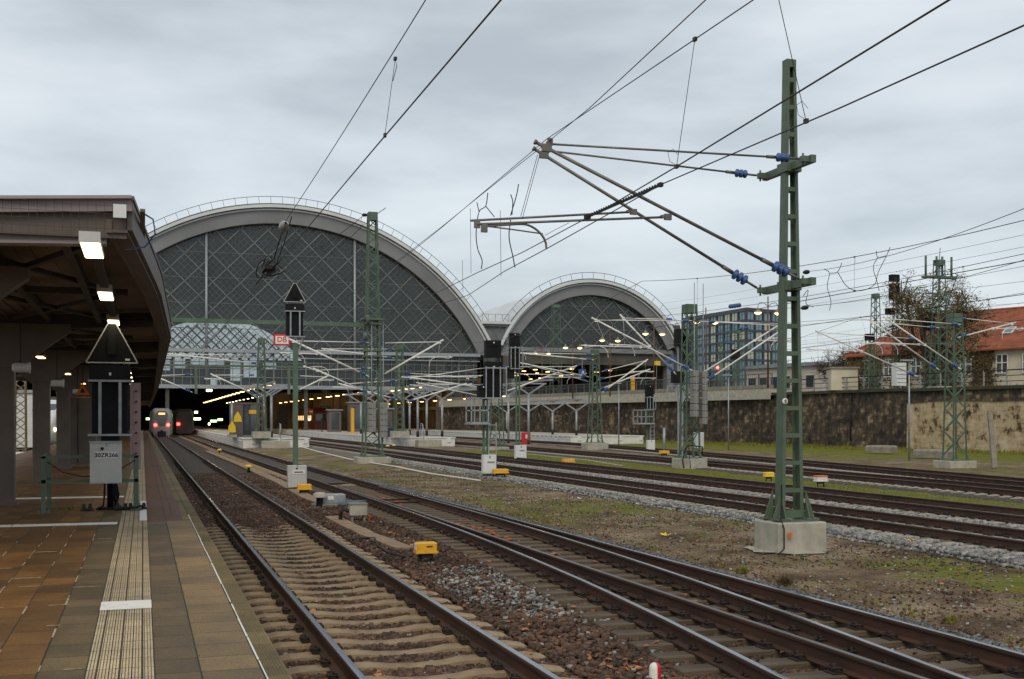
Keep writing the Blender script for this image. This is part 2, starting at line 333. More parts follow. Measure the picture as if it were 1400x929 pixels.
def bed(path,hw,top,m,label,y0=-5,y1=185,slope=.35):
    mb=MB(); pts=[p for p in smooth(path,4) if y0<=p[1]<=y1]; vs=[]
    for x,y in pts: vs+=[(x-hw-slope,y,-.34),(x-hw,y,top),(x+hw,y,top),(x+hw+slope,y,-.34)]
    n=len(pts); mb.add(vs,[(i*4+k,i*4+k+1,i*4+5+k,i*4+4+k) for i in range(n-1) for k in range(3)])
    return struct('ballast_bed',mb,m,label,'ballast')
mb=MB(); mb.add([(.62,-5,-.300),(3.7,-5,-.300),(3.7,60,-.30),(.62,60,-.30)],[(0,1,2,3)]); mb.add([(3.7,-5,-.262),(8.0,-5,-.262),(7.9,60,-.245),(7.75,90,-.24),(3.7,60,-.24),(3.7,179,-.232),(7.7,179,-.232)],[(0,1,2,4),(4,2,3,6,5)]); mb.add([(.62,60,-.225),(3.7,60,-.225),(3.7,179,-.225),(.62,179,-.225)],[(0,1,2,3)]); mb.add([(3.7,-5,-.315),(3.85,-5,-.25),(3.85,60,-.25),(3.7,60,-.30)],[(0,1,2,3)]); struct('ballast_bed',mb,BEDB,'brown ballast between the platform and the dirt yard','ballast')
mb=MB()
for a_,b_ in((.9,1.64),(1.77,3.13),(3.27,3.75)): mb.add([(a_,22,-.26),(b_,22,-.26),(b_,28.5,-.169),(a_,28.5,-.169),(b_,179,-.167),(a_,179,-.167)],[(0,1,2,3),(3,2,4,5)])
for i in range(30):
    y0,y1=41+i*4.6,41+(i+1)*4.6; a0,b0,a1,b1=interp(A_2,y0)+.08,interp(D_2,y0)-.08,interp(A_2,y1)+.08,interp(D_2,y1)-.08; mb.add([(a0,y0,-.169),(b0,y0,-.169),(b1,y1,-.169),(a1,y1,-.169)],[(0,1,2,3)])
struct('ballast_fill',mb,bedmat('greyish brown ballast fill',(.075,.053,.040),(.125,.093,.070),(.19,.15,.115),16),'dull ballast filled level with the sleepers on the far part of the near tracks','ballast')
mb=MB(); mb.add([(7.85,-5,-.236),(8.35,-5,-.236),(8.15,60,-.236),(7.75,60,-.236)],[(0,1,2,3)]); struct('ballast_bed',mb,bedmat('blue gravel bed',(.07,.085,.095),(.12,.14,.15),(.18,.20,.21),24),'strip of blue grey gravel beside the turnout','gravel')
bed(T4,1.75,-.215,BEDG,'pale grey ballast under the straight track behind the tall mast')
bed(T5,1.75,-.212,BEDG,'pale grey ballast under the second straight track')
bed(T6,1.7,-.215,BEDD,'dull ballast under the curving track',5)
bed(T7,1.7,-.212,BEDD,'dull ballast under the track nearest the stone wall',12)
bed(T0,1.7,-.215,BEDD,'dull ballast under the track left of the platform',8)
# ---------------------------------------------------------------- rails and sleepers
PROF=[(-.075,-.172),(.075,-.172),(.075,-.160),(.012,-.145),(.010,-.048),(.034,-.036),(.036,-.010),(.028,-.001),(0,0),(-.028,-.001),(-.036,-.010),(-.034,-.036),(-.010,-.048),(-.012,-.145),(-.075,-.160)]
def rail(pts,parent,top='railtop'):
    mb=MB(); vs=[]; n=len(PROF)
    for i,(x,y) in enumerate(pts):
        x0,y0=pts[max(i-1,0)]; x1,y1=pts[min(i+1,len(pts)-1)]; L=math.hypot(x1-x0,y1-y0); nx_,ny_=(y1-y0)/L,-(x1-x0)/L
        for a,z in PROF: vs.append((x+nx_*a,y+ny_*a,z))
    fs=[];mi=[]
    for i in range(len(pts)-1):
        for k in range(n): fs.append((i*n+k,i*n+(k+1)%n,(i+1)*n+(k+1)%n,(i+1)*n+k)); mi.append(1 if k in(7,8) else 0)
    mb.add(vs,fs); mb.m=mi; mb.add(vs[:n],[tuple(range(n))]); mb.add(vs[-n:],[tuple(range(n))])
    return mb.build('rail',['rail',top],parent)
def sleeper_mb(L=2.6,timber=False,rails=(-.75,.75),pale=False):
    mb=MB()
    if timber:
        mb.box((0,0,-.25),(L,.25,.14),ch=.012)
    else:
        h=L/2; zt=lambda x:-.176 if abs(x)>.45 else -.212+.036*(abs(x)/.45)**2
        xs_=[-h,-h+.03,-1.1,-.95,-.62,-.45,-.25,0,.25,.45,.62,.95,1.1,h-.03,h]; vs=[]
        for x in xs_:
            e=.02 if abs(x)==h else 0; w=.085 if abs(x)>.4 else .062; t=zt(x)-e-(.03 if abs(x)>1.12 else 0)
            vs+=[(x,-w-.035,-.36),(x,-w-.02,t-.02),(x,-w+.02,t),(x,w-.02,t),(x,w+.02,t-.02),(x,w+.035,-.36)]
        k=len(xs_); mb.add(vs,[(i*6+j,i*6+j+1,i*6+7+j,i*6+6+j) for i in range(k-1) for j in range(5)]+[tuple(range(6)),tuple((k-1)*6+j for j in range(5,-1,-1))])
    for r in rails:
        if timber: mb.box((r,0,-.174),(.36,.17,.014),mi=1)
        for s_ in(-1,1):
            c=r+s_*.105
            mb.box((c,0,-.160),(.075,.15,.03),mi=1); mb.tube((c+.012*s_,0,-.16),(c+.012*s_,0,-.095),.019,6,mi=1)
            for q in(-1,1): mb.path([(c+s_*.045,q*.02,-.14),(c+s_*.035,q*.07,-.12),(c-s_*.02,q*.075,-.13),(c-s_*.038,q*.03,-.142)],.011,5,mi=1)
    return mb
def dirx(path,y): return math.atan2(-(interp(path,y+1)-interp(path,y-1)),2)
def track(label,path,y0,y1,gauge=1.5,step=.6,timber=None,mt='sleeper',top='railtop',rails=None,far=185,maxn=98,L=2.6):
    t=thing('railway_track',label,'railway track',(interp(path,y0+8),y0+8,-.17)); 
    sm=[p for p in smooth(path,1.0 if len(path)>2 else 20)if (y0-3<=p[1] or len(path)==2) and p[1]<=far]
    if rails is None:
        for s_ in(-1,1): rail([(x+s_*gauge/2,y) for x,y in sm],t,top)
    else:
        for r in rails: rail([p for p in smooth(r,1.0) if p[1]<=far],t,top)
    pr=None; y=y0; n=0
    while y<y1 and n<maxn:
        x=interp(path,y)
        if pr is None:
            pr=sleeper_mb(L,bool(timber),pale=mt=='sleeperl').build('sleeper',[mt,'clip'],t,origin=(0,0,0)); o=pr
        else: o=pr.copy(); COL.objects.link(o); o.parent=t
        o.location=Vector((x+R.uniform(-.02,.02),y+R.uniform(-.012,.012),0))-ORG[t.name]; o.rotation_euler=(0,0,dirx(path,y)+R.uniform(-.006,.006)); y+=step; n+=1
    mb=MB()
    while y<min(far,178):
        mb.box((interp(path,y),y,-.22),(2.6,.24,.09)); y+=step
    if mb.v:
        o=mb.build('sleepers',[mt],t); o['kind']='stuff'
    return t
track('main track running from the lower edge of the photo along the platform edge',T1,5.2,70,maxn=98)
# turnout: straight and diverging route
A_=[(3.15,-6),(4.15,2),(5.08,8),(5.34,11.3),(5.57,14.5),(5.80,19),(5.86,23.5),(5.84,30),(5.78,39),(5.70,50),(5.45,90),(5.45,300)]
B_=[(6.03,-6),(6.03,14.5),(6.04,22),(5.99,27),(5.93,33),(5.90,36.5)]
C_=[(4.7,-6),(5.65,2),(6.50,8),(6.78,11.3),(7.00,14.5),(7.20,18.5),(7.31,23),(7.22,30),(7.16,36.5)]
D_=[(7.50,-6),(7.50,14),(7.53,23),(7.38,30),(7.25,39),(7.17,50),(6.95,90),(6.95,300)]
t=thing('railway_track','timber-sleepered turnout where the second track splits into two routes','turnout',(6.6,12,-.17))
for r in(A_,B_,C_,D_): rail([p for p in smooth(r,1.0) if p[1]<=185],t,'railtopd' if r is B_ else 'railtop')
y=5.3; n=0; protos={}
def sleeper_at(y):
    if y<40:
        a,b_=interp(A_,y),interp(D_,y); c=(a+b_)/2; L=max(2.6,b_-a+1.1); rl=[interp(k,y)-c for k in((A_,B_,C_,D_) if y<36 else (A_,D_))]
        if y>20: rl=[rl[0],rl[-1]]
        return c,sleeper_mb(L,True,rl)
while y<175:
    if y<40:
        c,mb=sleeper_at(y); o=mb.build('sleeper',['timber','clip'],t,origin=(0,0,0)); o.location=Vector((c,y,0))-ORG[t.name]
    elif n<98:
        c=(interp(A_,y)+interp(D_,y))/2
        if 'c' not in protos: protos['c']=sleeper_mb(2.6).build('sleeper',['sleeper','clip'],t,origin=(0,0,0)); o=protos['c']
        else: o=protos['c'].copy(); COL.objects.link(o); o.parent=t
        o.location=Vector((c,y,0))-ORG[t.name]; o.rotation_euler=(0,0,dirx(T2B,y))
    else: break
    y+=.6; n+=1
for yy,xx in((30.5,6.55),(31.7,6.56)): MB().tube((xx-.8,yy,-.14),(xx+.75,yy,-.14),.022).build('stretcher_bar','clip',t)
mb=MB()
while y<175: mb.box((interp(T2B,y),y,-.22),(2.6,.24,.09)); y+=.6
mb.build('sleepers','sleeper',t)['kind']='stuff'
track('straight track on pale ballast directly behind the tall green mast',T4,13,80,mt='sleeperl',top='railtopd')
track('second straight track behind the tall green mast beside the mossy strip',T5,15,80,mt='sleeperl',top='railtopd')
track('curving track beyond the mossy strip, passing the foot of the lattice mast with weights',T6,22,90,mt='sleeperl',top='railtopd')
track('farthest curving track, the one nearest the old stone wall',T7,26,100,mt='sleeperl',top='railtopd')
track('track left of the canopy where the white train stands',T0,25,90,top='railtopd')
# ---------------------------------------------------------------- loose ballast stones and leaves (stuff)
rng=np.random.default_rng(5)
def stones(name,label,pts,size,m,flat=.7,cat='ballast'):
    n=len(pts); base=np.array([(a,b,c) for c in(-1,1) for b in(-1,1) for a in(-1,1)],float)*.5
    sh=base[None]*(1+rng.uniform(-.45,.35,(n,8,3)))
    sh*=rng.uniform(size[0],size[1],(n,1,1))*np.array([1,1,flat])*rng.uniform(.7,1.3,(n,1,3))
    a=rng.uniform(0,6.28,n); bx=rng.uniform(-.6,.6,n); ca,sa=np.cos(a),np.sin(a); cb,sb=np.cos(bx),np.sin(bx)
    x,y,z=sh[...,0].copy(),sh[...,1].copy(),sh[...,2].copy()
    y2=y*cb[:,None]-z*sb[:,None]; z2=y*sb[:,None]+z*cb[:,None]
    X=x*ca[:,None]-y2*sa[:,None]; Y=x*sa[:,None]+y2*ca[:,None]
    V=np.stack([X,Y,z2],-1)+np.asarray(pts)[:,None,:]
    F=np.array([(0,2,3,1),(4,5,7,6),(0,1,5,4),(2,6,7,3),(0,4,6,2),(1,3,7,5)])
    F=(F[None]+(np.arange(n)*8)[:,None,None]).reshape(-1)
    me=bpy.data.meshes.new(name); me.vertices.add(n*8); me.vertices.foreach_set('co',V.reshape(-1)); me.loops.add(len(F)); me.loops.foreach_set('vertex_index',F)
    me.polygons.add(n*6); me.polygons.foreach_set('loop_start',np.arange(n*6)*4); me.polygons.foreach_set('loop_total',np.full(n*6,4)); me.update(calc_edges=True)
    me.materials.append(M[m]); o=bpy.data.objects.new(name,me); COL.objects.link(o); return tag(o,label,cat,kind='stuff')
def ip(path,Y): p=sorted(path,key=lambda q:q[1]); return np.interp(Y,[q[1] for q in p],[q[0] for q in p])
def scat(n,x0,x1,y0,y1,pw=1.0):
    X=rng.uniform(x0,x1,n); Y=y0+(y1-y0)*rng.uniform(0,1,n)**pw; return X,Y
def offrails(X,Y,rl,w=.085): 
    k=np.ones(len(X),bool)
    for r in rl: k&=np.abs(X-ip(r,Y))>w
    return k
X,Y=scat(98000,.9,7.95,7.0,50,1.75)
X2,Y2=scat(34000,.9,3.75,7.0,50,1.7); X=np.concatenate([X,X2]); Y=np.concatenate([Y,Y2])
l1=[(1.7,-6),(1.7,300)];l2=[(3.2,-6),(3.2,300)]
k=offrails(X,Y,[l1,l2,A_,B_,C_,D_],.1)
ph=((Y-5.2)%.6); ont1=(np.abs(X-2.45)<1.32)&((ph<.10)|(ph>.50))&(Y<25)
ph2=((Y-5.3)%.6); ont2=(X>ip(A_,Y)-.6)&(X<ip(D_,Y)+.5)&((ph2<.13)|(ph2>.47))
k&=~(ont1&(rng.uniform(0,1,len(X))>.02)); k&=~(ont2&(rng.uniform(0,1,len(X))>.06))
X,Y=X[k],Y[k]; crown=(X>3.75)&(X<ip(A_,Y)-.5)
Z=-.246+np.where(crown,rng.uniform(0,.055,len(X)),rng.uniform(-.014,.012,len(X)))
grey=(np.hypot((X-4.9)/1.0,(Y-14.8)/2.6)<1)&(rng.uniform(0,1,len(X))<.55)|(rng.uniform(0,1,len(X))<.035)
Z=np.where(X<3.6,-.252+.016*rng.uniform(-1,1,len(X))+.085*np.clip((Y-22)/6,0,1),Z)
P=np.stack([X,Y,Z],-1)
stones('ballast_stones','rust brown crushed stone between and beside the near tracks',P[~grey],(.032,.060),'stone')
stones('grey_ballast_stones','newer bluish grey crushed stone mixed into the near ballast',P[grey],(.028,.050),'stoneg')
Xb,Yb=scat(7000,7.85,8.5,6,45,1.6); k=offrails(Xb,Yb,[D_],.12); Xb,Yb=Xb[k],Yb[k]
stones('gravel_strip','fine blue grey gravel strip right of the turnout',np.stack([Xb,Yb,np.full(len(Xb),-.232)],-1),(.025,.045),'stoneb',cat='gravel')
X,Y=scat(30000,13.1,21.2,14,70,1.5); rl=[[(p[0]+s,p[1]) for p in t_] for t_ in(T4,T5) for s in(-.75,.75)]
k=offrails(X,Y,rl,.11); ph=((Y-13)%.6); sl_=((np.abs(X-15.3)<1.3)&((ph<.13)|(ph>.47))); ph=((Y-15)%.6); sl_|=((np.abs(X-ip(T5,Y))<1.3)&((ph<.13)|(ph>.47)))
k&=~(sl_&(rng.uniform(0,1,len(X))>.12)); X,Y=X[k],Y[k]
Z=np.where((X>13.3)&(X<21),-.208,-.24)
stones('pale_ballast_stones','pale grey crushed stone around the two straight tracks behind the mast',np.stack([X,Y,Z],-1),(.045,.075),'stoneg')
X,Y=scat(9000,8.4,13.2,8,55,1.6); stones('brown_pebbles','small brown pebbles scattered over the dirt yard',np.stack([X,Y,np.full(len(X),-.238)],-1),(.010,.034),'stone',cat='pebbles'); X,Y=scat(2200,8.4,13.2,8,55,1.4); stones('pebbles','small scattered pebbles on the dirt yard',np.stack([X,Y,np.full(len(X),-.236)],-1),(.012,.04),'stoneg',cat='pebbles')
def leaves(n,x0,x1,y0,y1,z,pw,mb,s=.05):
    X,Y=scat(n,x0,x1,y0,y1,pw)
    for x,y in zip(X,Y):
        a=R.uniform(0,6.28); q=R.uniform(.6,1.3)*s; pts=[]
        for i in range(7):
            t=a+i*6.283/7; r=q*(1 if i%2 else .6); pts.append((x+r*math.cos(t),y+r*math.sin(t),z+R.uniform(0,.035)))
        mb.add(pts,[tuple(range(7))])
mb=MB(); leaves(260,.9,8.0,7,30,-.185,1.6,mb); leaves(22,4.0,4.5,9.4,10.4,-.19,1,mb,.04)
leaves(60,8.5,13,8,30,-.235,1.4,mb)
tag(mb.build('fallen_leaves','deadleaf'),'scattered brown and orange fallen leaves on the ballast','leaves',kind='stuff')
def tufts(spots,name,label,m='grassm'):
    mb=MB()
    for (cx,cy,sx,sy,n,h,z) in spots:
        for _ in range(n):
            x=R.gauss(cx,sx);y=R.gauss(cy,sy);a=R.uniform(0,3.14);hh=h*R.uniform(.4,1.2);w=.012+h*.06;lx,ly=R.uniform(-.5,.5)*hh,R.uniform(-.5,.5)*hh
            mb.add([(x-w*math.cos(a),y-w*math.sin(a),z-.02),(x+w*math.cos(a),y+w*math.sin(a),z-.02),(x+lx,y+ly,z+hh)],[(0,1,2)])
    return tag(mb.build(name,m),label,'grass',kind='stuff')
sp=[(8.9+R.uniform(-.3,.3),26+R.uniform(-3,3),.25,.8,60,.06,-.24) for _ in range(8)]
for _ in range(520):
    x=R.uniform(8.5,13.3);y=8+50*R.random()**1.5; sp.append((x,y,.07+.1*R.random(),.1,R.choice((5,8,14)),R.choice((.02,.03,.05)),-.24))
for _ in range(240):
    y=12+60*R.random(); x=R.uniform(21.2,max(21.6,interp(T6,y)-2.2)); sp.append((x,y,.5,.7,26,.07,-.24))
for _ in range(330):
    y=60+60*R.random(); wx=61.1-(y-68)*.142; sp.append((wx-.4-6.5*R.random()**1.6,y,.5,.7,26,R.choice((.14,.3,.22)),-.24))
tufts(sp,'grass_tufts','short mossy grass in the yard and along the foot of the wall')
# ---------------------------------------------------------------- near platform
def slabmat(name,c1,c2,mortar,bw,bh,off=.5,ms=.006,rough=.55,stain=.55,rot=False):
    m=bpy.data.materials.new(name); m.use_nodes=True; nt=m.node_tree; b=nt.nodes['Principled BSDF']; b.inputs['Roughness'].default_value=rough; b.inputs['Specular IOR Level'].default_value=.28
    tc=nd(nt,'ShaderNodeTexCoord'); mp=nd(nt,'ShaderNodeMapping'); mp.inputs['Rotation'].default_value=(0,0,math.pi/2 if rot else 0); nt.links.new(tc.outputs['Object'],mp.inputs[0])
    br=nd(nt,'ShaderNodeTexBrick'); br.offset=off; br.inputs['Scale'].default_value=1; br.inputs['Brick Width'].default_value=bw; br.inputs['Row Height'].default_value=bh
    br.inputs['Mortar Size'].default_value=ms; br.inputs['Mortar Smooth'].default_value=.3; br.inputs['Color1'].default_value=(*c1,1); br.inputs['Color2'].default_value=(*c2,1); br.inputs['Mortar'].default_value=(*mortar,1); br.inputs['Bias'].default_value=0
    nt.links.new(mp.outputs[0],br.inputs[0])
    n=nd(nt,'ShaderNodeTexNoise'); n.inputs['Scale'].default_value=1.3; n.inputs['Detail'].default_value=9; n.inputs['Roughness'].default_value=.65; nt.links.new(tc.outputs['Object'],n.inputs[0])
    r=nd(nt,'ShaderNodeValToRGB'); r.color_ramp.elements[0].position=.3; r.color_ramp.elements[0].color=(stain,stain,stain,1); r.color_ramp.elements[1].position=.68; r.color_ramp.elements[1].color=(1.25,1.2,1.1,1); nt.links.new(n.outputs[0],r.inputs[0])
    mx=nd(nt,'ShaderNodeMix',data_type='RGBA',blend_type='MULTIPLY'); mx.inputs[0].default_value=1; nt.links.new(br.outputs[0],mx.inputs[6]); nt.links.new(r.outputs[0],mx.inputs[7])
    n2=nd(nt,'ShaderNodeTexNoise'); n2.inputs['Scale'].default_value=55; n2.inputs['Detail'].default_value=4; nt.links.new(tc.outputs['Object'],n2.inputs[0])
    r2=nd(nt,'ShaderNodeValToRGB'); r2.color_ramp.elements[0].position=.3; r2.color_ramp.elements[0].color=(.72,.72,.72,1); r2.color_ramp.elements[1].position=.7; r2.color_ramp.elements[1].color=(1.2,1.2,1.2,1); nt.links.new(n2.outputs[0],r2.inputs[0])
    mx2=nd(nt,'ShaderNodeMix',data_type='RGBA',blend_type='MULTIPLY'); mx2.inputs[0].default_value=1; nt.links.new(mx.outputs[2],mx2.inputs[6]); nt.links.new(r2.outputs[0],mx2.inputs[7]); nt.links.new(mx2.outputs[2],b.inputs['Base Color'])
    bp=nd(nt,'ShaderNodeBump'); bp.inputs['Distance'].default_value=.006; bp.inputs['Strength'].default_value=.6; ad=nd(nt,'ShaderNodeMath',operation='MULTIPLY_ADD'); ad.inputs[1].default_value=-1.5
    nt.links.new(br.outputs['Fac'],ad.inputs[0]); nt.links.new(n2.outputs[0],ad.inputs[2]); nt.links.new(ad.outputs[0],bp.inputs['Height']); nt.links.new(bp.outputs[0],b.inputs['Normal'])
    rr=nd(nt,'ShaderNodeMapRange'); rr.inputs[3].default_value=rough-.16; rr.inputs[4].default_value=rough+.2; nt.links.new(n.outputs[0],rr.inputs[0]); nt.links.new(rr.outputs[0],b.inputs['Roughness']); return m
PZ=.55
def strip(name,x0,x1,y0,y1,z0,z1,m,label,cat='platform paving'):
    mb=MB(); mb.box(((x0+x1)/2,(y0+y1)/2,(z0+z1)/2),(x1-x0,y1-y0,z1-z0)); return struct(name,mb,m,label,cat)
S_or=slabmat('orange brown platform slabs',(.215,.104,.030),(.115,.060,.021),(.04,.028,.017),.5,.302,.37,rot=True,rough=.5)
S_dk=slabmat('dark grey brown slabs',(.165,.115,.058),(.092,.068,.038),(.03,.024,.017),.42,50,.3,rot=True)
S_bg=slabmat('beige grey slabs',(.300,.200,.092),(.165,.115,.056),(.04,.032,.02),.44,50,.5,rot=True)
S_rd=slabmat('red brown slabs',(.15,.062,.034),(.115,.05,.03),(.035,.02,.014),.9,50,.5,rot=True)
S_kb=slabmat('kerb stones',(.24,.185,.095),(.165,.13,.07),(.07,.06,.035),.5,50,0,rot=True,rough=.75)
S_ta=slabmat('cream tactile slabs',(.52,.43,.30),(.43,.35,.24),(.06,.045,.03),.30,.1338,0,rot=True,rough=.65,stain=.75)
strip('platform',-5.45,.80,4.5,179,-.30,.49,M['concd'],'concrete body of the platform the photo was taken from','platform')
strip('platform_paving',-5.45,-.61,4.5,179,.49,PZ,S_or,'orange brown slab paving under the canopy')
strip('platform_paving',-.61,-.33,4.5,179,.49,PZ,S_dk,'dark slab row left of the tactile strip')
strip('platform_paving',.07,.34,4.5,18.3,.49,PZ,S_dk,'dark slab row right of the tactile strip')
strip('platform_paving',.34,.70,4.5,18.3,.49,PZ,S_bg,'beige grey slab row beside the white edge line')
strip('platform_paving',.07,.597,18.3,179,.49,PZ,S_rd,'red brown slab rows of the farther platform')
strip('platform_paving',.597,.70,18.3,179,.49,PZ+.002,S_kb,'pale edge band of the farther platform')
strip('platform_kerb',.70,.85,4.5,179,.40,PZ+.003,S_kb,'ribbed platform kerb above the track','kerb')
mb=MB()                                   # tactile strip with real grooves
mb.box((-.13,91.7,.515),(.40,174.6,.05),mi=0)
for c in(-.2633,-.13,.0033):
    for k in range(7):
        x=c-.057+k*.019; mb.box((x,12.6,.5475),(.0125,16.2,.010),mi=0)
for k in(-.1967,-.0633): mb.box((k,91.7,.5405),(.007,174.6,.0045),mi=1)
struct('tactile_strip',mb,[S_ta,M['blackr']],'ribbed cream tactile strip along the platform','tactile strip')
mb=MB()
for k in(-.61,-.33,.07,.34,.70): mb.box((k,91.7,PZ+.0015),(.008,174.4,.003))
mb.box((.455,99,PZ+.0015),(.006,160,.003)); struct('paving_joints',mb,M['blackr'],'dark joints between the slab rows of the near platform','joint')
def mark(x0,x1,y0,y1,label,z=PZ): return strip('platform_marking',x0,x1,y0,y1,z,z+.004,M['wpaint'],label,'marking')
mark(-.33,.07,9.82,10.25,'white block painted across the tactile strip',PZ+.005); mark(-.045,.065,18.4,22.9,'white stripe painted along the far tactile strip',PZ+.005)
mark(-5.3,-.36,17.95,18.3,'near white line across the platform in front of the guard rail'); mark(-5.3,-.36,24.2,24.6,'far white line across the platform behind the guard rail')
mb=MB(); y=4.5
while y<19: 
    L=R.uniform(.3,1.2); mb.box((.706+R.uniform(-.002,.002),y+L/2,PZ+.0055),(.014*R.uniform(.5,1.1),L,.004)); y+=L+R.choice((0,.04,.1))
struct('platform_marking',mb,M['wpaint'],'thin worn white line along the platform edge','marking')
mb=MB()
for xx in(-.61,-.906,-1.208,-1.51,-1.812):
    y=5
    while y<18:
        L=R.uniform(.08,.5)
        if R.random()<(.5 if xx in(-.61,-1.208) else .3): mb.box((xx+R.uniform(-.003,.003),y+L/2,PZ+.0045),(R.uniform(.006,.016),L,.004),rz=R.uniform(-.01,.01))
        y+=L+R.uniform(.05,.4)
for _ in range(26):
    y=R.uniform(6,17); x=R.uniform(-2.4,-.4); mb.box((x,y,PZ+.0045),(R.uniform(.08,.26),R.uniform(.005,.012),.004),rz=R.uniform(-.02,.02))
struct('joint_grout',mb,mat('crumbling pale grout',(.46,.37,.24),(.22,.16,.09),.9,scale=14),'crumbling pale grout in the joints of the orange brown paving','grout')
mb=MB(); k=.72
while k<.85: mb.box((k,13,PZ+.004),(.008,17,.006)); k+=.019
struct('kerb_ribs',mb,S_kb,'fine ribs along the near platform kerb','kerb')
sp=[(x,y,.01,.25,10,.012,PZ) for x,y in [(.34,6+i*.9) for i in range(14)]]; tufts(sp,'joint_moss','moss in the joints of the near platform slabs')
# ---------------------------------------------------------------- canopy over the near platform
def xe(y): return interp([(-.15,11.8),(.20,17.5),(.56,27),(.86,75),(.95,165)],y)
t=thing('platform_canopy','long brown steel canopy over the near platform with lit lamps under it','canopy',(-2.4,12,PZ))
ysc=[11.8+i*1.5 for i in range(16)]+[40,50,65,85,110,140,166]
mb=MB(); vs=[]
XC=-2.5
for y in ysc:
    e=xe(y); vs+=[(-5.6,y,4.28),(XC,y,4.05),(e,y,4.23),(e,y,4.17),(XC,y,3.99),(-5.6,y,4.22)]
n=len(ysc); mb.add(vs,[(i*6+k,i*6+(k+1)%6,(i+1)*6+(k+1)%6,(i+1)*6+k) for i in range(n-1) for k in range(6)]+[tuple(range(6)),tuple((n-1)*6+k for k in range(5,-1,-1))]); mb.build('roof','ceil',t)
mb=MB()                                    # corrugation ribs under the roof sheet
k=-5.4
while k<.0:
    zz=4.0+(k-XC)*(.22/2.7 if k>XC else -.26/3.1); mb.box((k,60,zz-.018),(.05,96,.03)); k+=.18
mb.build('roof_corrugation','ceil',t)
mb=MB(); 
for i in range(n-1):
    y0,y1=ysc[i],ysc[i+1]; a,b_=xe(y0),xe(y1)
    mb.bar((a+.03,y0,4.10),(b_+.03,y1,4.10),.05,.30); mb.bar((a+.0,y0,4.265),(b_+.0,y1,4.265),.14,.04); mb.bar((a-.16,y0,3.98),(b_-.16,y1,3.98),.05,.13,mi=0); mb.bar((a-.08,y0,3.935),(b_-.08,y1,3.935),.18,.03,mi=0)
mb.build('edge_fascia','netal',t)
mb=MB()
for a_,b_ in(((XC,4.04),(-.10,4.19)),((XC,4.04),(-5.6,4.23))): mb.bar((a_[0],11.78,a_[1]),(b_[0],11.78,b_[1]),.06,.12,up=(0,0,1)); mb.bar((a_[0],11.74,a_[1]+.065),(b_[0],11.74,b_[1]+.065),.14,.03)
mb.build('front_fascia','fasc',t)
posts_y=[14.3,22.5,30.8,39.0,47.2,55.4,63.6,71.8,80,88.2,96.4,104.6]
def girder(y,h0=.30):
    mb=MB(); e=xe(y)-.2
    mb.prism([(-5.4,3.98+.18),(-5.4,3.86),(XC,3.76),(e,3.84),(e,3.98+.13),(XC,4.0-.02)],y-.07,y+.07,mi=0); mb.bar((XC,y,3.76),(e,y,3.835),.2,.03); return mb
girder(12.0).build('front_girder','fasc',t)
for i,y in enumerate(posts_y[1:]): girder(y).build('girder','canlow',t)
mb=MB()
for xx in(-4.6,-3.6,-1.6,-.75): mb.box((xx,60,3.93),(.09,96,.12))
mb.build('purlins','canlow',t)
mb=MB()
for i in range(6):
    y0=12.2+i*8.2-(0 if i else 0); y0=12.1 if i==0 else posts_y[i]; y1=posts_y[i+1]; ym=(y0+y1)/2
    for a,b_,c,d_ in((-.35,y0,-2.3,ym),(-2.3,y0,-.35,ym),(-.35,ym,-2.3,y1),(-2.3,ym,-.35,y1),(-2.7,y0,-5.0,ym),(-5,y0,-2.7,ym)): mb.bar((a,b_,3.90),(c,d_,3.92),.07,.06)
    mb.bar((-5.2,ym,3.92),(-.2,ym,3.92),.09,.09)
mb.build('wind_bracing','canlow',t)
for y in posts_y:
    mb=MB(); mb.box((XC+.1,y,(PZ+3.05)/2),(.40,.28,3.05-PZ),ch=.015); mb.box((XC+.1,y,PZ+.03),(.5,.4,.06)); 
    for z in(1.35,2.35): mb.box((XC+.1,y,z),(.412,.292,.03))
    for s_ in(-1,1): mb.prism([(XC+.1+s_*.0,3.0),(XC+.1+s_*.2,3.0),(XC+.1+s_*1.15,3.72),(XC+.1+s_*1.15,3.84),(XC+.1,3.84)],y-.13,y+.13)
    mb.build('post','netal',t)
mb=MB()                                    # wire mesh over the front girder
k=-5.3
while k<-.2: mb.box((k,11.70,4.02),(.004,.004,.34)); k+=.075
for z in[3.86+.075*i for i in range(5)]: mb.box((-2.75,11.70,z),(5.1,.004,.004))
mb.build('bird_mesh','canlow',t)
MB().box((-.21,11.68,4.11),(.12,.02,.13)).build('end_bracket_plate','cabw',t); MB().box((-2.75,11.86,3.99),(5.2,.04,.24)).build('closing_panel','netal',t)
for _ in(0,):
  pass

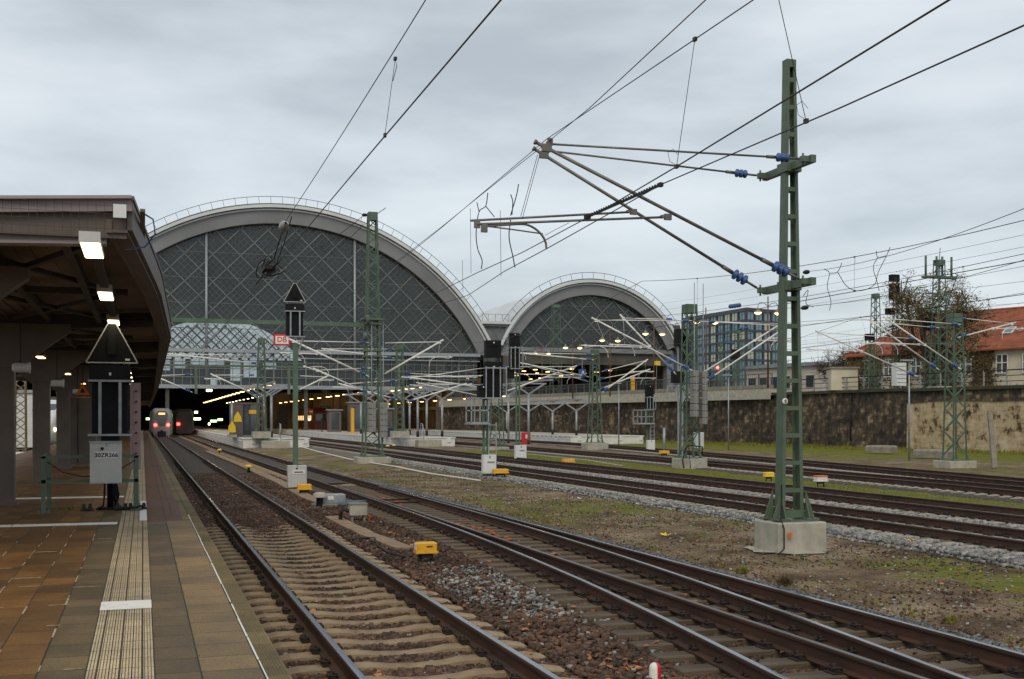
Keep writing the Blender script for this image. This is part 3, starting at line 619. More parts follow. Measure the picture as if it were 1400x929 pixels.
for a in(-.78,-.60,-.36,-.98):
    for z in(3.90,3.97): MB().tube((a,11.87,z),(a,11.96,z),.012,6).build('bolt','netal',t)
mb=MB(); mb.box((-.47,60,3.83),(.10,96,.05)); mb.build('cable_tray','canlow',t)
MB().path([(-.16,12.1,3.80),(.02,12.0,3.82),(.12,11.98,3.95),(.10,12.0,4.10),(.03,12.1,4.16)],.009,6).build('hanging_cable','blue',t)
for i in range(20):
    y=11.35+4.35*i
    l=thing('canopy_lamp',('nearest' if i==0 else f'{["second","third","fourth","fifth","sixth","seventh","eighth","ninth","tenth","eleventh","twelfth","thirteenth","fourteenth","fifteenth","sixteenth","seventeenth","eighteenth","nineteenth","farthest"][i-1]}')+' lit box lamp from the front under the near canopy edge','lamp',(-.47,y+.6,3.8),'lit lamps under the near canopy')
    MB().box((-.47,y+.6,3.785),(.19,1.15,.05),ch=.006).build('housing','cabinet',l)
    MB().box((-.47,y+.62,3.757),(.17,1.02,.012)).build('lamp_panel','lampc',l)
    mb=MB(); mb.box((-.47,y+.01,3.80),(.19,.02,.10)); mb.build('end_plate','cabinet',l)
    if i<6 and i!=2:
        ll=bpy.data.lights.new('canopy_lamp_light','AREA'); ll.shape='RECTANGLE'; ll.size=.16; ll.size_y=1.0; ll.energy=3.5; ll.color=(1,.72,.38); lo=bpy.data.objects.new('canopy_lamp_light',ll); COL.objects.link(lo); lo.parent=l; lo.location=Vector((-.47,y+.62,3.745))-ORG[l.name]
# loudspeakers, second lamp row
for i,(x,y,z) in enumerate([(-2.05,21.9,3.02),(-2.0,30.2,3.0),(-1.95,38.5,3.0)]):
    l=thing('loudspeaker',['nearest white','middle white','farthest white'][i]+' loudspeaker hung beside the canopy posts','loudspeaker',(x,y,z),'loudspeakers at the canopy posts')
    MB().lathe((x-.14,y,z),(x+.16,y,z),[(0,.0),(0,.06),(.05,.085),(.22,.085),(.28,.10),(.30,.105),(.29,.0)],14).build('horn','cabw',l)
    MB().bar((x,y,z+.08),(x,y,3.85),.03).build('bracket','canlow',l)
for i in range(8):
    y=22.5+8.2*i; l=thing('platform_light','%s amber lamp in the row along the middle posts of the near platform'%['first','second','third','fourth','fifth','sixth','seventh','last'][i],'lamp',(-1.85,y+1,3.3),'amber lamps along the middle posts')
    MB().box((-1.85,y+1,3.32),(.16,.8,.05),ch=.01).build('housing','canlow',l); MB().box((-1.85,y+1,3.288),(.13,.7,.012)).build('lamp_panel','lamph',l); MB().bar((-1.85,y+1,3.34),(-1.85,y+1,3.9),.02).build('hanger','canlow',l)
# ---------------------------------------------------------------- guard rail with cabinet 30ZR266
t=thing('guard_rail','green steel guard rail round the signal on the near platform','guard rail',(-.85,20.6,PZ))
def post(x,y,z1=1.49):
    mb=MB(); mb.box((x,y,(PZ+z1)/2),(.07,.012,z1-PZ)); mb.box((x-.03,y+.03,(PZ+z1)/2),(.012,.06,z1-PZ)); mb.box((x,y+.02,PZ+.01),(.2,.16,.02)); mb.tube((x-.07,y+.02,PZ),(x-.07,y+.02,PZ+.05),.014,6); mb.tube((x+.07,y+.02,PZ),(x+.07,y+.02,PZ+.05),.014,6); mb.build('post','green2',t)
for p in((-1.57,20.5),(-1.56,21.6),(-.10,20.5),(-.12,21.6)): post(*p)
for z in(1.48,1.07):
    mb=MB(); mb.bar((-1.6,20.5,z),(-.07,20.5,z),.012,.055); mb.bar((-1.6,20.5,z),(-1.6,21.62,z),.012,.055); mb.bar((-.08,20.5,z),(-.09,21.62,z),.012,.055); mb.build('rail','green2',t)
MB().path([(-1.5,20.42,1.40),(-1.25,20.40,1.22),(-.95,20.40,1.15),(-.6,20.40,1.17),(-.35,20.40,1.27),(-.12,20.42,1.42)],.010,6).build('slack_cable','blackr',t)
t=thing('signal_cabinet','grey cabinet lettered 30ZR266 hung on the green guard rail','cabinet',(-.52,20.4,1.05))
MB().box((-.585,20.33,1.385),(.50,.22,.70),ch=.012).build('housing','cabinet',t)
mb=MB(); mb.box((-.585,20.208,1.73),(.52,.03,.03)); mb.box((-.585,20.21,1.05),(.505,.02,.015)); mb.box((-.57,20.212,1.70),(.03,.012,.08)); mb.build('rim','galv',t)
MB().tube((-.64,20.19,1.62),(-.64,20.23,1.62),.028,10).build('lock','blackr',t)
MB().box((-.575,20.214,1.51),(.35,.008,.115)).build('label_plate','cabw',t); writing('lettering','30ZR266',.098,(-.575,20.207,1.508),'blackr',t)
# rear of the near signal
t=thing('light_signal','large black signal seen from behind on the near platform with a triangular board on top','signal',(-.50,20.95,PZ))
def sigback(t,x,y,zb,zt,w,d=.24,frame=True,panel=True):
    mb=MB(); mb.box((x,y,(zb+zt)/2),(w,d,zt-zb),ch=.02)
    if panel: mb.box((x,y-d/2-.03,zt-(zt-zb)*.14),(w*1.12,.05,(zt-zb)*.26)); 
    mb.build('signal_head','black',t)
    MB().box((x,y-d/2-.058,zt-(zt-zb)*.14),(.035,.012,.05)).build('reflector','wpaint',t)
    if frame:
        mb=MB(); z0,z1=zb-.02,zt-(zt-zb)*.24; yy=y-d/2-.12
        for s_ in(-.27,.27): mb.box((x+s_*w,yy,(z0+z1)/2),(.05,.02,z1-z0))
        for z in(z0,z1): mb.box((x,yy,z),(w*1.18,.03,.035)); 
        for s_ in(-.57,.57):
            for z in(z0,z1): mb.bar((x+s_*w,yy,z),(x+s_*w,y,z),.03)
        mb.build('service_frame','galv',t)
def triboard(t,x,y,z0,w,h):
    MB().prism([(x-w/2,z0),(x+w/2,z0),(x+w*.06,z0+h),(x-w*.06,z0+h)],y-.02,y+.02).build('triangular_board','black',t)
    mb=MB(); yy=y-.024
    for a,b_ in(((x-w/2,z0),(x+w/2,z0)),((x+w/2,z0),(x+w*.06,z0+h)),((x+w*.06,z0+h),(x-w*.06,z0+h)),((x-w*.06,z0+h),(x-w/2,z0))): mb.bar((a[0],yy,a[1]),(b_[0],yy,b_[1]),.010*w/.5,.012*w/.5)
    mb.build('board_edge','cabinet',t)
    mb=MB(); mb.box((x,y-.05,z0+h*.45),(w*.17,.05,h*.5)); mb.build('board_bracket','black',t)
    MB().box((x+w*.30,y-.028,z0+h*.08),(w*.09,.01,h*.05)).build('maker_plate','wpaint',t)
sx=-.53
sigback(t,sx,20.95,1.86,3.05,.60,.26)
triboard(t,sx+.03,20.85,3.08,.84,.70)
mb=MB(); mb.box((sx,21.0,1.7),(.30,.16,.35)); mb.tube((sx,21,PZ),(sx,21,3.2),.055,10); mb.box((sx,21,PZ+.02),(.4,.3,.04)); 
for q in range(7): 
    a=R.uniform(-.1,.1); mb.path([(sx+a,20.9,1.05),(sx+a*1.2+R.uniform(-.03,.03),20.86,.8),(sx+a*1.3,20.88,.62),(sx+a*2.6,20.8,.57)],.016,6)
mb.build('mast','black',t)
t=thing('perforated_post','pale pink perforated steel post standing behind the near signal','post',(-.13,23.2,PZ))
mb=MB(); mb.box((-.13,23.2,1.98),(.19,.03,1.66)); mb.box((-.22,23.16,1.98),(.02,.09,1.66)); mb.build('profile',mat('pink primer steel',(.40,.26,.26),(.30,.20,.20),.5),t)
mb=MB(); 
for i in range(8): mb.tube((-.12,23.16,1.25+i*.2),(-.12,23.2,1.25+i*.2),.02,8)
mb.build('holes','blackr',t); MB().bar((-.13,23.22,PZ),(-.13,23.22,1.3),.05).build('foot','canlow',t)
t=thing('cable_bundle','black plastic feet and cable ends lying under the guard rail','cables',(-.6,20.7,PZ))
mb=MB()
for x in(-.95,-.85,-.4,-.28,-.2,.02): mb.lathe((x,20.7,PZ),(x,20.7,PZ+.1),[(0,.06),(.03,.06),(.06,.03),(.12,.025)],8)
mb.path([(-.45,20.6,PZ+.03),(-.3,20.55,PZ+.05),(-.1,20.5,PZ+.06),(.05,20.5,PZ+.1)],.02,6); mb.build('feet','blackr',t)
tufts([(-1.25,21.2,.12,.08,60,.07,PZ)],'weeds','small green weeds growing at the guard rail foot')
# far objects on near platform
t=thing('switch_cabinet','tall grey metal cabinet between the canopy posts of the near platform','cabinet',(-1.35,40,PZ)); p=at(107,548,40)
MB().box((p.x,40,1.75),(1.15,.5,2.2),ch=.02).build('housing','netal',t); MB().box((p.x,39.74,1.75),(.02,.01,2.1)).build('door_gap','blackr',t)
t=thing('warning_sign','small orange triangular warning sign under the near canopy','sign',(p.x,38,2.4)); q=at(113,533,38)
MB().prism([(q.x-.21,q.z-.16),(q.x+.21,q.z-.16),(q.x,q.z+.20)],37.98,38.0).build('panel','orange',t); MB().prism([(q.x-.08,q.z-.10),(q.x+.08,q.z-.10),(q.x,q.z+.06)],37.97,37.979).build('symbol','blackr',t); MB().bar((q.x,38.03,q.z-.2),(q.x,38.03,3.9),.04).build('hanger','canlow',t)
t=thing('yellow_post','slim yellow bollard post at the far edge of the near platform','post',(.0,62,PZ)); q=at(183,560,70)
MB().tube((q.x,70,PZ),(q.x,70,2.9),.06,8).build('post','yellow',t)
# ---------------------------------------------------------------- island platforms in front of the hall
def island(x0,x1,y0,label,wing=None):
    mb=MB(); mb.box(((x0+x1)/2,(y0+345)/2,.11),(x1-x0,345-y0,.80)); 
    struct('platform',mb,M['white'],label,'platform')
    mb=MB(); mb.box(((x0+x1)/2,(y0+345)/2,.535),(x1-x0+.16,345-y0+.16,.09)); k=y0+.6
    while k<178: mb.box((x0-.04,k,.38),(.10,.25,.22)); k+=1.4
    k=x0+.9
    while k<x1: mb.box((k,y0-.04,.30),(.35,.10,.40)); k+=2.2
    struct('platform_kerb',mb,M['white'],'projecting pale kerb of '+label,'kerb')
    mb=MB(); mb.box(((x0+x1)/2,(y0+346)/2,.583),(x1-x0-.5,344-y0,.006)); struct('platform_paving',mb,slabmat('pale slabs '+label,(.50,.47,.42),(.42,.40,.36),(.2,.19,.17),.6,.6,.5,rot=True),'paving of '+label,'platform paving')
island(8.1,13.65,99.2,'island platform right of the turnout')
island(21.05,26.9,100.2,'middle island platform behind the tall lattice mast')
island(39.75,47.5,104.6,'right island platform in front of the stone wall')
# ---------------------------------------------------------------- train hall
FY=178.0
def arcpts(cx,cz,r,a0,a1,n): return [(cx+r*math.cos(a0+(a1-a0)*i/n),cz+r*math.sin(a0+(a1-a0)*i/n)) for i in range(n+1)]
def band(mb,cx,cz,r0,r1,a0,a1,y0,y1,n=60,mi=0):
    o=arcpts(cx,cz,r1,a0,a1,n); i_=arcpts(cx,cz,r0,a0,a1,n)
    vs=[(x,y,z) for y in(y0,y1) for ring in(o,i_) for x,z in ring]; k=n+1
    for j in range(n):
        fs=[(j,j+1,k+j+1,k+j),(2*k+j,3*k+j,3*k+j+1,2*k+j+1),(j,2*k+j,2*k+j+1,j+1),(k+j,k+j+1,3*k+j+1,3*k+j)]
        if j==0: b=len(mb.v); mb.v+=vs
        mb.f+=[tuple(b+q for q in f) for f in fs]; mb.m+=[mi]*4; mb.sm+=[False]*4
    return mb
def hall(t,cx,cz,ri,ro,zb,gap,nbig,tubes):
    aI=math.asin((zb-cz)/ri); aO=math.asin((zb-cz)/ro)
    mb=MB(); band(mb,cx,cz,ri,ro-.75,aI,math.pi-aI,FY-.9,FY+.5); mb.build('arch_band','hall',t)
    mb=MB(); band(mb,cx,cz,ro-.80,ro-.55,aI+.03,math.pi-aI-.03,FY-1.15,FY-.2); band(mb,cx,cz,ro-.45,ro,aO+.02,math.pi-aO-.02,FY-1.7,FY+.6); mb.build('roof_edge','mem',t)
    mb=MB(); band(mb,cx,cz,ri-.02,ri+.05,aI,math.pi-aI,FY-1.0,FY+.3); band(mb,cx,cz,ro-.56,ro-.44,aI+.03,math.pi-aI-.03,FY-1.25,FY); mb.build('arch_shadow_joint','halld',t)
    # glass
    g=arcpts(cx,cz,ri+.1,aI,math.pi-aI,60); MB().prism(g,FY-.02,FY+.02).build('glass_wall','glass',t)
    def clip(px,pz,dx,dz,r):               # segment of a line inside the circle and above zb
        b_=(px-cx)*dx+(pz-cz)*dz; c=(px-cx)**2+(pz-cz)**2-r*r; q=b_*b_-c
        if q<=0: return None
        s0,s1=-b_-math.sqrt(q),-b_+math.sqrt(q)
        if dz>1e-6: s0=max(s0,(zb-pz)/dz)
        elif dz<-1e-6: s1=min(s1,(zb-pz)/dz)
        elif pz<zb: return None
        return (s0,s1) if s1-s0>.3 else None
    big=MB(); fin=MB(); hor=MB(); d=math.sqrt(.5); kk=int(ri*2.2/gap)
    for k in range(-kk*4,kk*4+1):
        for sg in(1,-1):
            px,pz=cx+k*gap/4,zb; c=clip(px,pz,d,sg*d,ri) if True else None
            if c:
                P=lambda s_:(px+d*s_,FY-.12,pz+sg*d*s_)
                if k%4==0: big.bar(P(c[0]),P(c[1]),.12,.14)
                else: fin.bar(P(c[0]),P(c[1]),.06,.05)
    z=zb+gap/2+1.2
    while z<cz+ri-1:
        hw=math.sqrt(ri*ri-(z-cz)**2); hor.bar((cx-hw,FY-.1,z),(cx+hw,FY-.1,z),.08,.09); z+=gap*.93
    big.build('main_glazing_bars','bar',t); fin.build('fine_glazing_bars','fine',t); hor.build('horizontal_glazing_bars','fine',t)
    for x in tubes: MB().tube((x,FY-.5,zb-5.2),(x,FY-.5,cz+math.sqrt(ri*ri-(x-cx)**2)),.20,8).build('wind_post','galv',t)
    # inside ribs seen through the glass
    mb=MB()
    for y in(FY+12,FY+30,FY+50,FY+72,FY+96,FY+124,FY+152): band(mb,cx,cz,ri-1.6,ri-.6,aI,math.pi-aI,y,y+.5,n=36)
    mb.build('inner_ribs','halld',t)
    # vaulted membrane roof with sagging bays
    n=40; ys=[FY+.6+i*190/57 for i in range(58)]; vs=[]
    for j,y in enumerate(ys):
        s_=1.1*abs(math.sin(math.pi*j/9.5))
        for i in range(n+1):
            a=aO+.0+(math.pi-2*aO)*i/n; r=ro-.2-s_*max(0,math.sin(a*2)**2)*.6; vs.append((cx+r*math.cos(a),y,cz+r*math.sin(a)))
    vs2=[(x-(x-cx)*.012,y,z-.35) for x,y,z in vs]; b0=len(vs); f=[(j*(n+1)+i,j*(n+1)+i+1,(j+1)*(n+1)+i+1,(j+1)*(n+1)+i) for j in range(57) for i in range(n)]
    mb=MB(); mb.add(vs,f,0,True); mb.build('membrane_roof','mem',t)
    mb=MB(); mb.add(vs2,f,0,True); mb.build('inner_ceiling','halld',t)
    # maintenance railing following the roof
    mb=MB(); na=int(ro*2.2/ (1.7)); ps=[]
    for i in range(na+1):
        a=aO+.04+(math.pi-2*aO-.08)*i/na; x,z=cx+ro*math.cos(a),cz+ro*math.sin(a); x2,z2=cx+(ro+1.25)*math.cos(a),cz+(ro+1.25)*math.sin(a)
        mb.bar((x,FY-1.3,z-.1),(x2,FY-1.3,z2),.055); ps.append((x2,FY-1.3,z2)); 
    mb.path(ps,.045,5); mb.path([(cx+(ro+.15)*math.cos(aO+.04+(math.pi-2*aO-.08)*i/60),FY-1.3,cz+(ro+.15)*math.sin(aO+.04+(math.pi-2*aO-.08)*i/60)) for i in range(61)],.09,5)
    mb.build('roof_railing','fine',t)
    # far gable
    g=arcpts(cx,cz,ri,aI,math.pi-aI,48); mb=MB(); mb.prism(g,368,368.1); mb.build('far_gable_glass','gable',t)
    mb=MB(); fb=MB()
    for k in range(-20,21):
        for sg in(1,-1):
            c=clip(cx+k*gap*.7,zb,d,sg*d,ri)
            if c: mb.bar((cx+k*gap*.7+d*c[0],367.8,zb+sg*d*c[0]),(cx+k*gap*.7+d*c[1],367.8,zb+sg*d*c[1]),.35)
    mb.build('far_gable_bars','halld',t)
H1=thing('train_hall','large middle hall of the station with an arched glass gable and white roof edge','train hall',(20.3,FY,0))
hall(H1,20.3,-2.5,34.6,37.4,12.7,4.1,9,(9.1,31.5))
H2=thing('train_hall','smaller right hall of the station with the lower glass arch','train hall',(71.2,FY,0))
hall(H2,71.2,7.9,15.0,17.5,14.0,4.1,5,())
# spandrel between the halls
t=thing('hall_pier','grey concrete pier and flat roof valley joining the two halls','pier',(54.4,FY,0))
pl=[(x,z) for x,z in arcpts(20.3,-2.5,36.6,math.asin(20.2/36.6),math.asin(15.2/36.6),10)]; pr=[(x,z) for x,z in arcpts(71.2,7.9,16.8,math.pi-math.asin(6.1/16.8),math.pi-math.asin(9.7/16.8),8)]
poly=[(50.4,12.6)]+[(50.8,17.5),(57.4,17.5)]+[(57.0,12.6)]
MB().prism([(51.1,12.6),(50.9,17.7),(57.6,17.7),(57.2,12.6)],FY-.75,FY+.4).build('spandrel_wall','hall',t)
mb=MB(); mb.box((54.25,FY-1.0,17.85),(5.0,1.5,.45)); mb.build('valley_edge','mem',t)
mb=MB(); mb.box((54.25,FY-1.1,17.45),(4.7,.5,.35)); mb.box((54.2,FY+60,17.6),(6,120,.3)); mb.build('valley_gutter','hall',t)
mb=MB(); mb.bar((51.6,FY-.85,17.4),(53.4,FY-.85,12.8),.22); mb.bar((56.9,FY-.85,17.4),(55.0,FY-.85,12.8),.22); mb.build('strut','halld',t)
mb=MB(); 
for x in(52,53,54.2,55.4,56.5): mb.bar((x,FY-1.3,18),(x,FY-1.3,19.2),.05)
mb.bar((52,FY-1.3,19.2),(56.5,FY-1.3,19.2),.05); mb.build('railing','fine',t)
mb=MB(); mb.box((53.4,FY,6.1),(2.2,1.6,13)); mb.box((52.6,FY-.4,6.1),(.6,1.4,13)); mb.box((56.4,FY,6.1),(1.4,1.6,13)); mb.build('pier_shaft','halld',t)
# clerestory band of the middle hall
t=thing('gable_band','band of dark framed windows below the large arch carrying the DB sign','window band',(20,FY,7.2))
mb=MB(); mb.box((20.5,FY-.4,12.55),(62.5,1.3,.5)); mb.box((20.5,FY-.2,7.15),(62.5,.9,.55)); mb.box((20.5,FY-.5,11.6),(62.5,.3,.16)); mb.build('beam','galv',t)
mb=MB(); mb.box((20.5,FY+.1,9.8),(62,.06,5.0)); mb.build('glass','glass',t)
mb=MB(); x=-10.2; i=0
while x<51.2:
    mb.box((x,FY-.15,9.7),(.22 if i%4==0 else .09,.3 if i%4==0 else .12,5.0)); x+=1.22; i+=1
for z in(8.6,9.9,10.9): mb.box((20.5,FY-.1,z),(62,.12,.12))
mb.build('mullions','bar',t)
mb=MB(); x=-9
while x<50.5:
    mb.bar((x,FY-.25,11.7),(x+1.2,FY-.25,12.4),.08); mb.bar((x+1.2,FY-.25,11.7),(x,FY-.25,12.4),.08)
    for a in range(8): t0,t1=a*math.pi/4,(a+1)*math.pi/4; mb.bar((x+.6+.42*math.cos(t0),FY-.25,10.4+.3*math.sin(t0)),(x+.6+.42*math.cos(t1),FY-.25,10.4+.3*math.sin(t1)),.07)
    x+=1.22*2
mb.build('ornamental_bars','bar',t)
mb=MB(); x=-9
while x<51: mb.bar((x,FY-.95,12.8),(x,FY-.95,13.7),.045); x+=1.8
mb.bar((-9,FY-.95,13.7),(51,FY-.95,13.7),.045); mb.bar((-9,FY-.95,13.25),(51,FY-.95,13.25),.035); mb.build('railing','fine',t)
for i,x in enumerate((-4.0,3.5,17.5,24,31,38,45)): MB().box((x,FY+.2,3.5),(.55,.55,6.8)).build('column','halld',t)
s=thing('illuminated_sign','red and white DB sign at the foot of the large arch','sign',(19.4,FY-.9,13.6)); p=at(385.5,465,FY-1.0)
MB().box((p.x,FY-.9,p.z),(2.5,.12,1.75),ch=.05).build('panel','red',s); MB().box((p.x,FY-.975,p.z),(1.95,.03,1.2)).build('white_field','wpaint',s); 
writing('lettering','DB',1.12,(p.x,FY-1.0,p.z),'red',s,sx=1.02)
# closed sides, interior walls, back
t=thing('station_wall','dark sooty masonry wall of the hall interior behind the tracks','wall',(-12,FY,0))
mb=MB(); mb.box((-16,FY+95,8),(10,190,16)); mb.box((-35,FY+1,9),(48,2,7)); mb.box((-35,FY+1,3.5),(48,1.6,.4)); mb.build('left_wall','halld',t)
mb=MB(); mb.box((20,366.9,10.3),(66,1.6,21.4)); mb.box((71,367,9),(38,1.6,21)); mb.build('end_wall','halld',t)
mb=MB()
for x0,x1,z0,z1 in((4,8,17.4,20.6),(9,12.5,18,21),(14,24,19.2,21),(26,29.4,14.4,20.8),(30,34,15.5,20.8),(36,40,18,20.4),(20,22,13,15)): mb.box(((x0+x1)/2,365.9,(z0+z1)/2),(x1-x0,.1,z1-z0))
mb.build('end_windows',emis('bright end window',(.85,.95,1.0),.75,(.7,.7,.7)),t)  # panels on the opaque wall glow in place of daylight through windows
t=thing('arcade_wall','warm lit sandstone arcade wall inside the hall right of the middle platform','wall',(49.5,FY,0))
mb=MB(); mb.box((52.6,FY+95,4.5),(3.2,188,9)); k=FY+6
while k<330: mb.box((50.7,k,3.6),(.9,1.6,7.2)); k+=6.5
mb.build('wall','sand',t)
mb=MB(); mb.box((36,FY+40,3.6),(31,1.2,7.3)); mb.build('cross_wall','sand',t)
mb=MB(); 
for i,x in enumerate((23,27,31,35,39,43,47)): mb.box((x,FY+39.1,3.6),(.9,.9,7.2)); mb.box((x+2,FY+39.35,2.6),(2.0,.12,4.6),mi=1)
mb.build('pilasters',['sand','halld'],t)
t=thing('wooden_shed','brown concourse building under the right hall arch','building',(70,FY+4,5)); mb=MB(); mb.box((71,FY+30,5.2),(31,60,.6)); mb.box((57.4,FY+1,9.5),(1.2,1.6,9)); mb.box((86,FY+1,9.5),(1.2,1.6,9)); mb.box((71,FY-.1,13.7),(30,.8,.7)); mb.build('frame','hall',t)
MB().box((71,FY+60,10),(31,1,10)).build('rear_wall','halld',t); MB().box((87.5,FY+95,9),(1.5,188,19)).build('side_wall','halld',t); mb=MB(); mb.box((71,FY+.3,12.4),(29,.3,2.0)); mb.build('lintel','halld',t)
mb=MB()
for x in(62,66.5,71,75.5,80): mb.prism([(x-1.6,13.3),(x-1.6,9.5)]+[(x+1.6*math.cos(a),9.5+2.6*math.sin(a)) for a in[math.pi*(1-i/10) for i in range(11)]]+[(x+1.6,13.3)],FY+6,FY+6.3)
mb.build('arches','halld',t)
ordn=['first','second','third','fourth','fifth','sixth','seventh','eighth','ninth','tenth','eleventh','twelfth','thirteenth','fourteenth','fifteenth','sixteenth','seventeenth','eighteenth']
def lamprow(x,z,y0,dy,n,what,m='lamph',sz=(.42,.7)):
    for i in range(n):
        y=y0+dy*i; l=thing('hall_lamp','%s lamp from the front in the row %s'%(ordn[i],what),'lamp',(x,y,z),'lit lamps '+what)
        MB().box((x,y,z+.06),(sz[0]*1.2,sz[1]*1.1,.1)).build('housing','canlow',l); MB().box((x,y,z-.03),(sz[0],sz[1],.10)).build('lamp_panel',m,l)
lamprow(10.9,5.4,122,6.5,16,'over the left island platform')
lamprow(24.0,5.3,124,8,16,'over the middle island platform','lamph')
lamprow(44.0,5.2,140,9,12,'over the right island platform','lamph')
lamprow(33.5,6.6,183,8,8,'above the tracks at the warm arcade wall','lampw',(.5,.9))
lamprow(62.5,10.6,181,6,8,'left side of the raised right hall','lamph',(.6,.5)); lamprow(69,10.8,181,6,8,'in the middle of the raised right hall','lamph',(.6,.5)); lamprow(76,10.6,181,6,8,'right side of the raised right hall','lamph',(.6,.5))
lamprow(18.0,6.0,183,9,10,'above the tracks left of the middle island','lampw',(.3,.4))
for i,(x,y,z,e) in enumerate([(36,205,5.5,320),(46,196,5.5,350),(24,200,5,160),(11,190,4.6,260),(1.0,225,6,350),(70,200,10,400),(11,140,4.8,100),(42,212,3,160)]):  # warm light for the lamp rows, plus a fill added in the dark left interior
    ll=bpy.data.lights.new('hall_lamp_and_fill_light','POINT'); ll.energy=e; ll.color=(1,.66,.30); ll.shadow_soft_size=.5; lo=bpy.data.objects.new('hall_lamp_and_fill_light',ll); COL.objects.link(lo); lo.location=(x,y,z)
# small displays and signal dots inside
for i,(u,v,m,wd) in enumerate([(262,573,'lampg',1.2),(270,573,'lampw',1.0),(292,576,'lampg',1.0),(301,574,'lampg',.8),(205,573,'lampg',1.2),(286,580,'lampw',.3),(440,572,'lampy',1.6),(425,574,'lampw',.7),(286,534,'lampw',.9),(268,564,'lampw',.5)]):
    p=at(u,v,196); l=tag(MB().box((0,0,0),(wd,.2,.35 if wd<1.5 else .8)).build('platform_display',m,origin=(0,0,0)),'small lit display in the hall: %s'%['green, left of the two above the rear platform','right of that pair, cream','left green one beside the island platform','right green one beside the island platform','greenish one far left beside the canopy edge','tiny round one low beside the platform','wide yellow one behind the person','small cream one next to the wide yellow one','large cream one high above the island platform','round clock left of the island platform'][i],'display','small lit displays in the hall'); l.location=p
# sloping lamp-frame canopies: Y posts with a head beam
def yframe(label,x,z,ys_,base,beam=(None,None),lit=True):
    t=thing('lamp_gantry',label,'gantry',(x,ys_[0],base))
    for y in ys_:
        MB().tube((x,y,base),(x,y,z-.9),.11,8).build('post','galv',t); MB().tube((x,y,base),(x,y,base+.5),.135,8).build('sleeve','blackr',t)
        mb=MB()
        for s_ in(-1,1): mb.bar((x,y,z-.95),(x+s_*1.5,y,z),.10,.14)
        mb.bar((x-1.7,y,z+.02),(x+1.7,y,z+.02),.09,.12); mb.build('arms','galv',t)
        if base<0: MB().box((x,y,-.16),(1.6,1.3,.14)).build('foundation','concd',t)
    y0,y1=(beam[0] or ys_[0]-2),(beam[1] or ys_[-1]+2)
    mb=MB(); mb.bar((x,y0,z+.16),(x,y1,z+.16),.32,.16); mb.build('head_beam','galv',t)
    return t
yframe('three Y-shaped posts with a head beam on the island platform right of the turnout',10.9,5.25,(103.5,109.5,116),.585)
yframe('left row of Y-shaped posts on the middle island platform',23.6,5.0,(100.8,107,114,121,129),.585,(98,140))
yframe('right row of Y-shaped posts on the middle island platform',26.3,5.0,(102.5,108.5,116),.585)
yframe('row of tall Y-shaped posts standing on the ground between the curving tracks',33.2,5.4,(98,104,111),-.2,(92,130))
yframe('row of short Y-shaped posts on the right island platform',41.3,4.0,(107,114,122,130),.585,(105,140))
for i,(x,ys_,what) in enumerate([(10.9,(104,107,110,113),'island platform right of the turnout'),(23.6,(101,104,107,110,113,116),'middle island platform')]):
    for j,y in enumerate(ys_):
        l=thing('frame_lamp','%s lamp from the front on the Y-posts of the %s'%(ordn[j],what),'lamp',(x,y,5.2),'lit lamps on the Y-post beams'); MB().box((x+.25,y,5.32 if i==0 else 5.05),(.22,.6,.06)).build('lamp_panel','lamph',l); MB().box((x+.25,y,5.38 if i==0 else 5.11),(.28,.7,.06)).build('housing','galv',l)
# platform furniture
def block(label,x,y,w,d,h,z,m='conc',name='concrete_block',cat='concrete block'):
    t=tag(MB().box((x,y,z+h/2),(w,d,h),ch=.04).build(name,m,origin=(x,y,z)),label,cat); return t
block('beige concrete steps at the front of the island platform right of the turnout',at(376,605,98.2).x,98.3,2.3,1.5,.62,-.25,name='concrete_steps',cat='steps'); block('beige concrete steps at the front of the middle island platform',at(586,604,99.3).x,99.4,2.1,1.4,.62,-.25,name='concrete_steps',cat='steps')
for lab,u,Y in(('looped handrail at the steps of the island platform right of the turnout',383,98.3),('looped handrail at the steps of the middle island platform',578,99.4)):
    x=at(u,600,Y).x; tag(MB().path([(x,Y-.4,-.2),(x,Y-.4,.8),(x,Y-.2,1.25),(x+.1,Y+.5,1.75),(x+.1,Y+1.2,1.8),(x+.1,Y+1.3,.6)],.05,6).build('handrail','galv',origin=(x,Y,-.2)),lab,'handrail')
t=thing('platform_shelter','dark grey glazed shelter with yellow warning triangles on the island platform','shelter',(9.8,106,.585)); c=at(334,580,108)
mb=MB(); mb.box((c.x,108,3.62),(2.6,4,.18)); mb.box((c.x,109.9,2.1),(2.4,.1,2.9)); mb.box((c.x-1.15,108,2.1),(.12,3.8,2.9)); mb.box((c.x+1.15,108,2.1),(.12,3.8,2.9)); mb.box((c.x-.7,106.1,2.1),(.9,.1,2.9)); mb.build('frame','netal',t); MB().box((c.x+.35,106.1,2.1),(1.1,.06,2.8)).build('glass','window',t)
for dx in(-.75,):
    MB().prism([(c.x+dx-.36,1.95),(c.x+dx+.36,1.95),(c.x+dx+.30,2.45),(c.x+dx,2.9),(c.x+dx-.30,2.45)],106.0,106.03).build('warning_triangle','yellow2',t)
MB().box((c.x+.6,106.0,2.85),(.7,.04,.35)).build('notice','yellow',t)
t=thing('warning_post','concrete footed post with a yellow warning triangle left of the shelter','sign',(8.9,104.5,.585)); q=at(317,583,104.5)
MB().tube((q.x,104.5,.58),(q.x,104.5,3.6),.1,8).build('post','galv',t); MB().box((q.x,104.5,.7),(.8,.6,.25)).build('foot','conc',t); MB().prism([(q.x-.34,q.z-.55),(q.x+.34,q.z-.55),(q.x+.3,q.z),(q.x,q.z+.5),(q.x-.3,q.z)],104.35,104.38).build('warning_triangle','yellow2',t)
